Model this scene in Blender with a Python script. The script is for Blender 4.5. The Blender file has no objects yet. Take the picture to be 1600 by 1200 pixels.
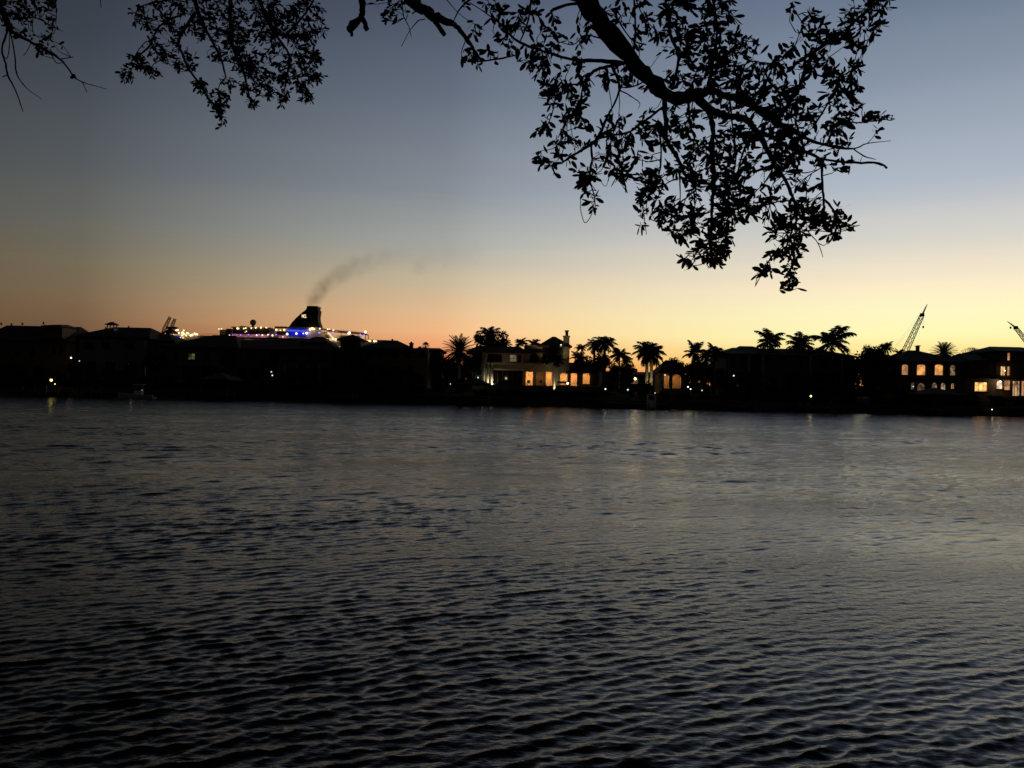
import bpy, bmesh, math, random
import numpy as np
from mathutils import Vector, Matrix, Euler
R = math.radians
rnd = random.Random(7)
scn = bpy.context.scene
col = scn.collection

# ------------------------------------------------------------------ camera
F = 1280.0                       # focal length in photograph pixels (1600 wide)
CAMZ = 3.0
ROLL = 0.0209
PITCH = math.atan(6.0/F)
cam_d = bpy.data.cameras.new('camera'); cam = bpy.data.objects.new('camera', cam_d); col.objects.link(cam)
cam_d.sensor_width = 36; cam_d.lens = 36*F/1600; cam_d.clip_end = 8000; cam_d.clip_start = 0.05
cam.matrix_world = Matrix.Translation((0, 0, CAMZ)) @ (Euler((R(90)+PITCH, 0, 0)).to_matrix() @ Matrix.Rotation(ROLL, 3, 'Z')).to_4x4()
scn.camera = cam
CM = cam.matrix_world.to_3x3()
def P(px, py, Y):
    d = CM @ Vector(((px-800)/F, -(py-600)/F, -1))
    return Vector((0, 0, CAMZ)) + d*(Y/d.y)
def X(px, Y, py=570): return P(px, py, Y).x
def Z(px, py, Y): return P(px, py, Y).z

# ------------------------------------------------------------------ world: a dusk sky, glow to the right of the view
def lin(c): return tuple((v/255/12.92 if v/255 <= .04045 else ((v/255+.055)/1.055)**2.4) for v in c)
world = bpy.data.worlds.new('World'); scn.world = world; world.use_nodes = True
wt = world.node_tree; wt.nodes.clear()
def wn(t, **k):
    n = wt.nodes.new(t)
    for a, b in k.items(): setattr(n, a, b)
    return n
tc = wn('ShaderNodeTexCoord'); sep = wn('ShaderNodeSeparateXYZ'); wt.links.new(tc.outputs['Generated'], sep.inputs[0])
SUNAZ = R(32)
flat = wn('ShaderNodeVectorMath', operation='MULTIPLY'); flat.inputs[1].default_value = (1, 1, 0); wt.links.new(tc.outputs['Generated'], flat.inputs[0])
nrm = wn('ShaderNodeVectorMath', operation='NORMALIZE'); wt.links.new(flat.outputs[0], nrm.inputs[0])
dot = wn('ShaderNodeVectorMath', operation='DOT_PRODUCT'); dot.inputs[1].default_value = (math.sin(SUNAZ), math.cos(SUNAZ), 0); wt.links.new(nrm.outputs[0], dot.inputs[0])
ZS = [-.02, .016, .036, .067, .0905, .122, .174, .232, .335, .427, .62, 1.0]
PROF = {
 'left':   [(85,55,38),(100,68,46),(110,80,56),(120,95,70),(122,102,78),(116,106,86),(101,101,95),(84,89,93),(63,69,79),(48,53,64),(22,24,28),(10,11,13)],
 'mid':    [(190,80,45),(230,104,64),(246,142,88),(250,190,136),(236,194,148),(206,188,158),(167,170,165),(137,145,153),(104,114,130),(75,84,103),(28,30,35),(10,11,13)],
 'right':  [(235,110,55),(252,168,88),(255,220,128),(255,249,182),(255,248,196),(253,236,202),(214,211,203),(176,185,198),(136,149,167),(100,114,136),(36,40,47),(10,11,13)],
 'back':   [(8,8,10),(9,9,11),(9,10,12),(10,11,14),(11,12,15),(12,13,17),(13,14,18),(14,15,20),(14,15,20),(14,15,20),(12,13,15),(10,11,13)]}
ramps = {}
for k, cs in PROF.items():
    rp = wn('ShaderNodeValToRGB'); cr = rp.color_ramp
    while len(cr.elements) < len(ZS): cr.elements.new(.5)
    for e, z, c in zip(cr.elements, ZS, cs):
        e.position = (z+.02)/1.02
    for e, z, c in zip(cr.elements, ZS, cs):
        e.color = lin(c)+(1,)
    ramps[k] = rp
fz = wn('ShaderNodeMapRange'); fz.inputs[1].default_value = -.02; fz.inputs[2].default_value = 1; wt.links.new(sep.outputs['Z'], fz.inputs[0])
hm = wn('ShaderNodeMapping'); hm.inputs['Scale'].default_value = (1.6, 1.6, 22); wt.links.new(tc.outputs['Generated'], hm.inputs[0])
hn = wn('ShaderNodeTexNoise'); hn.inputs['Scale'].default_value = 1.3; hn.inputs['Detail'].default_value = 4; wt.links.new(hm.outputs[0], hn.inputs[0])
ho_ = wn('ShaderNodeMapRange'); ho_.inputs[3].default_value = -.011; ho_.inputs[4].default_value = .011; wt.links.new(hn.outputs['Fac'], ho_.inputs[0])
fa = wn('ShaderNodeMath', operation='ADD'); wt.links.new(fz.outputs[0], fa.inputs[0]); wt.links.new(ho_.outputs[0], fa.inputs[1])
for rp in ramps.values(): wt.links.new(fa.outputs[0], rp.inputs[0])
def wmix(a, b, lo, hi):
    m = wn('ShaderNodeMapRange', interpolation_type='SMOOTHSTEP' if lo < 0 else 'LINEAR'); m.inputs[1].default_value = lo; m.inputs[2].default_value = hi
    wt.links.new(dot.outputs['Value'], m.inputs[0])
    x = wn('ShaderNodeMix', data_type='RGBA'); wt.links.new(m.outputs[0], x.inputs[0])
    wt.links.new(a, x.inputs[6]); wt.links.new(b, x.inputs[7]); return x.outputs[2]
c1 = wmix(ramps['back'].outputs[0], ramps['left'].outputs[0], .05, .50)
c2 = wmix(c1, ramps['mid'].outputs[0], .50, .83)
c3 = wmix(c2, ramps['right'].outputs[0], .80, .995)
bg = wn('ShaderNodeBackground'); bg.inputs[1].default_value = 1.0
wo = wn('ShaderNodeOutputWorld'); wt.links.new(c3, bg.inputs[0]); wt.links.new(bg.outputs[0], wo.inputs[0])
scn.view_settings.view_transform = 'Standard'; scn.view_settings.look = 'None'; scn.view_settings.exposure = 0; scn.view_settings.gamma = 1
scn.cycles.use_denoising = True
scn.cycles.max_bounces = 6; scn.cycles.volume_bounces = 0
scn.cycles.sample_clamp_indirect = 4
scn.cycles.volume_step_rate = 2.0

# ------------------------------------------------------------------ materials
MATS = {}
def mat(name, c, rough=.8, var=.25, scale=2.0, spec=.3, metal=0, bump=0, transl=False):
    if name in MATS: return MATS[name]
    m = bpy.data.materials.new(name); m.use_nodes = True; nt = m.node_tree; b = nt.nodes['Principled BSDF']
    b.inputs['Roughness'].default_value = rough; b.inputs['Specular IOR Level'].default_value = spec; b.inputs['Metallic'].default_value = metal
    if var:
        t = nt.nodes.new('ShaderNodeTexCoord'); n = nt.nodes.new('ShaderNodeTexNoise'); n.inputs['Scale'].default_value = scale; n.inputs['Detail'].default_value = 5
        nt.links.new(t.outputs['Object'], n.inputs['Vector'])
        r = nt.nodes.new('ShaderNodeValToRGB'); r.color_ramp.elements[0].position = .3; r.color_ramp.elements[1].position = .7
        r.color_ramp.elements[0].color = tuple(v*(1-var) for v in c)+(1,); r.color_ramp.elements[1].color = tuple(min(1, v*(1+var)) for v in c)+(1,)
        nt.links.new(n.outputs['Fac'], r.inputs[0]); nt.links.new(r.outputs[0], b.inputs['Base Color'])
        if bump:
            bp = nt.nodes.new('ShaderNodeBump'); bp.inputs['Strength'].default_value = bump; bp.inputs['Distance'].default_value = .05
            nt.links.new(n.outputs['Fac'], bp.inputs['Height']); nt.links.new(bp.outputs[0], b.inputs['Normal'])
    else: b.inputs['Base Color'].default_value = tuple(c)+(1,)
    MATS[name] = m; return m
def emis(name, c, s, var=0, scale=1.5):
    if name in MATS: return MATS[name]
    m = bpy.data.materials.new(name); m.use_nodes = True; nt = m.node_tree; b = nt.nodes['Principled BSDF']
    b.inputs['Base Color'].default_value = (.05, .05, .05, 1); b.inputs['Emission Color'].default_value = tuple(c)+(1,); b.inputs['Emission Strength'].default_value = s
    if var:
        t = nt.nodes.new('ShaderNodeTexCoord'); n = nt.nodes.new('ShaderNodeTexNoise'); n.inputs['Scale'].default_value = scale; n.inputs['Detail'].default_value = 3
        nt.links.new(t.outputs['Object'], n.inputs['Vector'])
        r = nt.nodes.new('ShaderNodeMapRange'); r.inputs[1].default_value = .35; r.inputs[2].default_value = .65; r.inputs[3].default_value = s*(1-var); r.inputs[4].default_value = s*(1+var)
        nt.links.new(n.outputs['Fac'], r.inputs[0]); nt.links.new(r.outputs[0], b.inputs['Emission Strength'])
    MATS[name] = m; return m
STUCCO = mat('stucco', (.42, .36, .27), .9, .12, 1.2)
STUCCO_TAN = mat('tan_stucco', (.30, .23, .15), .9, .15, 1.0)
STUCCO_GREY = mat('grey_stucco', (.33, .32, .30), .9, .12, 1.0)
TRIM = mat('trim_paint', (.62, .58, .50), .6, .08, 2)
TILE = mat('roof_tile', (.09, .045, .03), .85, .3, 1.5, bump=.3)
GLASS = mat('window_glass', (.012, .013, .016), .08, 0, spec=.5)
FRAME = mat('window_frame', (.10, .09, .08), .5, 0)
BARK = mat('bark', (.045, .038, .03), .95, .4, 14, bump=.6, spec=.05)
PBARK = mat('palm_bark', (.17, .145, .115), .95, .35, 3, bump=.4, spec=.1)
OAKLEAF = mat('oak_leaf', (.022, .030, .014), .75, .25, 9, spec=.08)
FROND = mat('palm_frond', (.03, .042, .018), .7, .3, 1.0, spec=.12)
LEAF = mat('tree_leaf', (.028, .038, .016), .8, .35, .8, spec=.1)
WOOD = mat('dock_wood', (.10, .085, .07), .9, .3, 3)
CONC = mat('concrete', (.16, .155, .14), .9, .25, 1)
METAL = mat('dark_metal', (.06, .06, .065), .5, 0, metal=.6)
WHITE = mat('white_paint', (.7, .7, .7), .5, .05, .5)
SHIPW = mat('ship_white', (.62, .60, .58), .6, .06, .1)
SHIPD = mat('ship_dark', (.02, .018, .02), .7, .2, .3)
CRANE = mat('crane_steel', (.22, .10, .06), .6, .2, .5)
WARM = emis('lamp_warm', (1, .62, .25), 14)
WHITEL = emis('lamp_white', (1, .85, .65), 3.5)
COOL = emis('lamp_cool', (.75, .85, 1.0), 1.3)
YELLOW = emis('lamp_yellow', (1, .78, .15), 5)
PURPLE = emis('lamp_purple', (.35, .15, 1), 6)
BLUE = emis('sign_blue', (.004, .006, .75), .62)
SIGNTXT = emis('sign_letters', (.10, .26, 1), 1.0)
LOGO = emis('logo_letters', (1, .72, .38), 1.6)
ROOMW = emis('lit_room', (1, .44, .13), .72, .45, .9)
ROOMB = emis('bright_room', (1, .50, .15), 1.3, .6, 1.2)
ROOMD = emis('dim_room', (1, .62, .30), .10, .8, 1.3)
ROOMP = emis('pale_room', (1, .48, .20), .42, .5, 1.1)
DECKGLOW = emis('deck_windows', (1, .62, .25), .8, .9, .35)
DECKPINK = emis('deck_pink', (.85, .28, .38), .28, .6, .3)

# ------------------------------------------------------------------ helpers
def link(name, me, parent=None, m=None):
    o = bpy.data.objects.new(name, me); col.objects.link(o)
    if parent is not None: o.parent = parent
    if m is not None and me is not None: me.materials.append(m)
    return o
def tag(o, label=None, cat=None, group=None, kind=None):
    if label: o['label'] = label
    if cat: o['category'] = cat
    if group: o['group'] = group
    if kind: o['kind'] = kind
    return o
def empty(name, loc, label, cat, group=None, rz=0):
    o = bpy.data.objects.new(name, None); o.empty_display_size = .5; col.objects.link(o); o.location = loc; o.rotation_euler.z = rz
    return tag(o, label, cat, group)
class MB:
    def __init__(s): s.v = []; s.f = []; s.sm = []
    def add(s, vs, fs, smooth=False):
        b = len(s.v); s.v += [tuple(v) for v in vs]; s.f += [tuple(i+b for i in f) for f in fs]; s.sm += [smooth]*len(fs)
    def box(s, x0, x1, y0, y1, z0, z1):
        v = [(x, y, z) for x in (x0, x1) for y in (y0, y1) for z in (z0, z1)]
        s.add(v, [(0,1,3,2), (4,6,7,5), (0,4,5,1), (2,3,7,6), (0,2,6,4), (1,5,7,3)])
    def tube(s, pts, rad, n=6, caps=True, smooth=True):
        pts = [Vector(p) for p in pts]
        if not hasattr(rad, '__len__'): rad = [rad]*len(pts)
        vs = []; up = Vector((0, 0, 1)); t0 = (pts[1]-pts[0]).normalized()
        a = t0.cross(up if abs(t0.z) < .9 else Vector((1, 0, 0))).normalized()
        for i, p in enumerate(pts):
            t = (pts[min(i+1, len(pts)-1)]-pts[max(i-1, 0)]).normalized()
            a = (a-t*a.dot(t)).normalized(); b = t.cross(a)
            for k in range(n):
                w = 2*math.pi*k/n; vs.append(p+(a*math.cos(w)+b*math.sin(w))*rad[i])
        fs = [(i*n+k, i*n+(k+1) % n, (i+1)*n+(k+1) % n, (i+1)*n+k) for i in range(len(pts)-1) for k in range(n)]
        if caps: fs += [tuple(range(n))[::-1], tuple((len(pts)-1)*n+k for k in range(n))]
        s.add(vs, fs, smooth)
    def sphere(s, c, r, n=8, sz=1):
        m = n//2+1; vs = []; c = Vector(c)
        for i in range(m+1):
            a = math.pi*i/m
            for k in range(n):
                b = 2*math.pi*k/n; vs.append(c+Vector((math.sin(a)*math.cos(b), math.sin(a)*math.sin(b), math.cos(a)*sz))*r)
        fs = [(i*n+k, (i+1)*n+k, (i+1)*n+(k+1) % n, i*n+(k+1) % n) for i in range(m) for k in range(n)]
        s.add(vs, fs, True)
    def prism(s, poly, y0, y1):      # poly in (x, z), extruded along y
        n = len(poly); vs = [(x, y0, z) for x, z in poly]+[(x, y1, z) for x, z in poly]
        s.add(vs, [tuple(range(n)), tuple(range(2*n-1, n-1, -1))]+[(i, i+n, (i+1) % n+n, (i+1) % n) for i in range(n)])
    def hip(s, x0, x1, y0, y1, z0, z1, rx0=None, rx1=None, th=.25):
        d = (y1-y0)/2; w = x1-x0
        if rx0 is None:
            i = min(d, w/2); rx0, rx1 = x0+i, x1-i
        ym = (y0+y1)/2
        v = [(x0,y0,z0), (x1,y0,z0), (x1,y1,z0), (x0,y1,z0), (rx0,ym,z1), (rx1,ym,z1)]
        v += [(x0,y0,z0-th), (x1,y0,z0-th), (x1,y1,z0-th), (x0,y1,z0-th)]
        s.add(v, [(0,1,5,4), (1,2,5), (2,3,4,5), (3,0,4), (6,7,1,0), (7,8,2,1), (8,9,3,2), (9,6,0,3), (9,8,7,6)])
    def mesh(s, name):
        me = bpy.data.meshes.new(name); me.from_pydata(s.v, [], s.f)
        if any(s.sm): me.polygons.foreach_set('use_smooth', s.sm)
        me.update(); return me
    def build(s, name, m, parent=None, origin=None):
        # vertices are world coordinates; shift so that the object sits at its parent / origin
        if origin is None and parent is not None: origin = wloc(parent)
        if origin is not None:
            o = Vector(origin); s.v = [tuple(Vector(v)-o) for v in s.v]
        ob = link(name, s.mesh(name), parent, m)
        if parent is None and origin is not None: ob.location = origin
        return ob
def wloc(o):
    l = Vector((0, 0, 0))
    while o is not None: l += Vector(o.location); o = o.parent
    return l
def arch(x0, x1, z0, z1, rise=None, n=8):
    rise = min((x1-x0)/2, z1-z0) if rise is None else rise
    pts = [(x0, z0), (x1, z0)]; cx = (x0+x1)/2
    for k in range(n+1):
        a = math.pi*k/n; pts.append((cx+math.cos(a)*(x1-x0)/2, z1-rise+math.sin(a)*rise))
    return pts
def rect(x0, x1, z0, z1): return [(x0, z0), (x1, z0), (x1, z1), (x0, z1)]
def facade_mesh(outline, holes, y, th):     # wall plate with real openings; outline/holes in world (x, z)
    cu = bpy.data.curves.new('tmp', 'CURVE'); cu.dimensions = '2D'; cu.fill_mode = 'BOTH'; cu.extrude = th/2
    for poly in [outline]+holes:
        sp = cu.splines.new('POLY'); sp.points.add(len(poly)-1); sp.use_cyclic_u = True
        for q, (a, b) in zip(sp.points, poly): q.co = (a, b, 0, 1)
    o = bpy.data.objects.new('tmp', cu); me = bpy.data.meshes.new_from_object(o)
    bpy.data.objects.remove(o); bpy.data.curves.remove(cu)
    me.transform(Matrix(((1,0,0,0), (0,0,-1,y+th/2), (0,1,0,0), (0,0,0,1))))
    return me
def point_light(name, loc, e, c=(1, .6, .3), r=.1, parent=None, spot=None, rot=None):
    l = bpy.data.lights.new(name, 'SPOT' if spot else 'POINT'); l.energy = e; l.color = c; l.shadow_soft_size = r
    if spot: l.spot_size = spot; l.spot_blend = .6
    o = bpy.data.objects.new(name, l); col.objects.link(o)
    if parent is not None: o.parent = parent; o.location = Vector(loc)-wloc(parent)
    else: o.location = loc
    if rot: o.rotation_euler = rot
    return o

# ------------------------------------------------------------------ water: a real wave surface, finer near the viewer's bank
def make_water():
    ys = [2.0]
    while ys[-1] < 137.6: ys.append(ys[-1]+max(.022, .026*(max(ys[-1], 5)/7)**1.04))
    ys = np.array(ys[:-1]+[138.0, 150, 400, 3500])
    nc = 1000; u = np.linspace(-1, 1, nc)
    half = ys*0.92+5
    half[-3:] = half[-4]
    Xg = u[None, :]*half[:, None]
    Yg = np.repeat(ys[:, None], nc, 1)
    # outer columns
    out = np.array([1.3, 2, 6]);
    Xg = np.concatenate([-(half[:, None]*out[None, ::-1]+np.array([3000, 300, 10])[None, :]), Xg, half[:, None]*out[None, :]+np.array([10, 300, 3000])[None, :]], 1)
    Yg = np.repeat(ys[:, None], Xg.shape[1], 1)
    rs = np.random.RandomState(3)
    H = np.zeros_like(Xg); DX = np.zeros_like(Xg); DY = np.zeros_like(Xg)
    dy = np.gradient(ys)[:, None]; dxs = (half/nc*2)[:, None]
    # slow patches that make the ripples stronger and weaker (gusts)
    patch = 1+.28*np.sin(Xg*.21+Yg*.13+1)+.22*np.sin(Xg*-.12+Yg*.34+.5)+.2*np.sin(Xg*.53-Yg*.61+2)
    patch = np.clip(patch, .35, 1.8)
    for i in range(150):
        L = 10**(rs.uniform(math.log10(.055), math.log10(.42)) if i < 120 else rs.uniform(math.log10(.38), math.log10(2.0))); k = 2*math.pi/L
        th = R(90+29)+rs.normal()*R(13 + 7*(L < .6) + 13*(L < .16))
        steep = .0225*(1.15 if .10 < L < .30 else .8)
        if L < .10: steep *= .7
        if L > .38: steep = .0075+.006*(L < 1.0)
        a = steep/k
        kx, ky = math.cos(th)*k, math.sin(th)*k
        fade = np.clip((L/np.maximum(dy*abs(math.sin(th)), dxs*abs(math.cos(th)))-2.2)/2, 0, 1)
        ph = kx*Xg+ky*Yg+rs.uniform(0, 6.28)
        # warp phase a little so crests bend and end
        ph = ph+.9*np.sin(Xg*.37*math.cos(i)+Yg*.29*math.sin(i*1.7)+i)+.5*np.sin(Xg*1.1*math.sin(i*.9)+Yg*1.0*math.cos(i*2.1)+i*2)
        A = a*fade*patch*(1 if L < .38 else np.clip(Yg/20, .45, 2.3)); H += A*np.sin(ph)
        DX += 1.15*A*kx/k*np.cos(ph); DY += 1.15*A*ky/k*np.cos(ph)
    H[:, :3] = 0; H[:, -3:] = 0; DX[:, :3] = 0; DX[:, -3:] = 0; DY[:, :3] = 0; DY[:, -3:] = 0
    H[-4:] = 0; DX[-4:] = 0; DY[-4:] = 0; DX[0] = 0; DY[0] = 0
    nr, ncol = Xg.shape
    V = np.stack([Xg+DX, Yg+DY, H], -1).reshape(-1, 3)
    idx = np.arange(nr*ncol).reshape(nr, ncol)
    Q = np.stack([idx[:-1, :-1], idx[:-1, 1:], idx[1:, 1:], idx[1:, :-1]], -1).reshape(-1, 4)
    me = bpy.data.meshes.new('water'); me.vertices.add(len(V)); me.vertices.foreach_set('co', V.ravel())
    me.loops.add(Q.size); me.loops.foreach_set('vertex_index', Q.ravel())
    me.polygons.add(len(Q)); me.polygons.foreach_set('loop_start', np.arange(0, Q.size, 4)); me.polygons.foreach_set('use_smooth', np.ones(len(Q), bool))
    me.update(calc_edges=True)
    m = bpy.data.materials.new('water'); m.use_nodes = True; nt = m.node_tree; b = nt.nodes['Principled BSDF']
    b.inputs['Base Color'].default_value = (.0045, .0045, .0035, 1); b.inputs['Specular Tint'].default_value = (1, .92, .78, 1); b.inputs['Roughness'].default_value = .07; b.inputs['IOR'].default_value = 1.33
    t = nt.nodes.new('ShaderNodeTexCoord'); sp = nt.nodes.new('ShaderNodeSeparateXYZ'); nt.links.new(t.outputs['Object'], sp.inputs[0])
    mp = nt.nodes.new('ShaderNodeMapping'); mp.inputs['Rotation'].default_value = (0, 0, R(-22)); mp.inputs['Scale'].default_value = (.45, 1.1, 1); nt.links.new(t.outputs['Object'], mp.inputs[0])
    def noise(sc, det=3):
        n = nt.nodes.new('ShaderNodeTexNoise'); n.inputs['Scale'].default_value = sc; n.inputs['Detail'].default_value = det; nt.links.new(mp.outputs[0], n.inputs[0]); return n.outputs['Fac']
    def mth(op, a, b_, clamp=False):
        n = nt.nodes.new('ShaderNodeMath'); n.operation = op; n.use_clamp = clamp
        for i, v in enumerate((a, b_)):
            if isinstance(v, (int, float)): n.inputs[i].default_value = v
            else: nt.links.new(v, n.inputs[i])
        return n.outputs[0]
    far = nt.nodes.new('ShaderNodeMapRange'); far.interpolation_type = 'SMOOTHSTEP'; far.inputs[1].default_value = 9; far.inputs[2].default_value = 45; nt.links.new(sp.outputs['Y'], far.inputs[0])
    gust = mth('ADD', mth('MULTIPLY', noise(.22, 3), 2.2), -.35)      # cat's-paws: stronger and weaker ripple patches
    gust = mth('MAXIMUM', gust, .25)
    h = mth('ADD', mth('MULTIPLY', mth('ADD', mth('MULTIPLY', noise(10, 5), .015), mth('MULTIPLY', noise(26, 2), .005)), gust), mth('MULTIPLY', mth('MULTIPLY', mth('ADD', mth('MULTIPLY', noise(3.0, 4), .085), mth('MULTIPLY', noise(.9, 3), .17)), gust), far.outputs[0]))
    bp = nt.nodes.new('ShaderNodeBump'); bp.inputs['Strength'].default_value = 1; bp.inputs['Distance'].default_value = 1
    nt.links.new(h, bp.inputs['Height']); nt.links.new(bp.outputs[0], b.inputs['Normal'])
    rr = mth('ADD', mth('MULTIPLY', far.outputs[0], .10), .06); nt.links.new(rr, b.inputs['Roughness'])
    dk = nt.nodes.new('ShaderNodeBsdfDiffuse'); dk.inputs[0].default_value = (.004, .004, .003, 1)  # black diffuse blended evenly into the water to darken the reflected sky
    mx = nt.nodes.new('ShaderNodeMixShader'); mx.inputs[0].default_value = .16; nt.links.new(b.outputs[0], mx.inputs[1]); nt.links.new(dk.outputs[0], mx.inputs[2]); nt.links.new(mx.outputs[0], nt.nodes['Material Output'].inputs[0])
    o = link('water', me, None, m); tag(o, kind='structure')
make_water()

# ------------------------------------------------------------------ land
def land():
    m = MB(); n = 60; xs = [-3000, -600, -300]+[-200+400*i/n for i in range(n+1)]+[300, 600, 3000]
    prof = [(139.0, 1.25), (142, 1.5), (147, 2.3), (155, 2.6), (200, 2.6), (560, 2.4), (3500, 2.4)]
    r = random.Random(2)
    for y, z in prof:
        for x in xs: m.v.append((x, y, z+(r.uniform(-.1, .1) if y > 139 else 0)))
    w = len(xs)
    for i in range(len(prof)-1):
        for j in range(w-1): m.f.append((i*w+j, i*w+j+1, (i+1)*w+j+1, (i+1)*w+j)); m.sm.append(True)
    tag(m.build('ground', mat('lawn', (.03, .04, .018), .95, .4, .5, spec=.05)), kind='structure')
    b = MB(); b.box(-60, 60, -30, 1.55, 1.1, 1.35)
    tag(b.build('near_bank', mat('lawn', (0, 0, 0))), kind='structure')
    s = MB(); s.box(-60, 60, 1.55, 1.95, -1.5, 1.4)
    tag(s.build('seawall', CONC), 'concrete seawall cap at the foot of the near bank', 'seawall')
    s = MB(); s.box(-400, 400, 138.3, 139.0, -1.5, 1.2)
    for i in range(-100, 101): s.box(i*2.4-.12, i*2.4+.12, 138.1, 138.3, -1.5, 1.05)
    s.box(-400, 400, 138.0, 139.2, 1.2, 1.38)
    tag(s.build('seawall', CONC), 'long dark concrete seawall along the far shore under the houses', 'seawall')
land()

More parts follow.
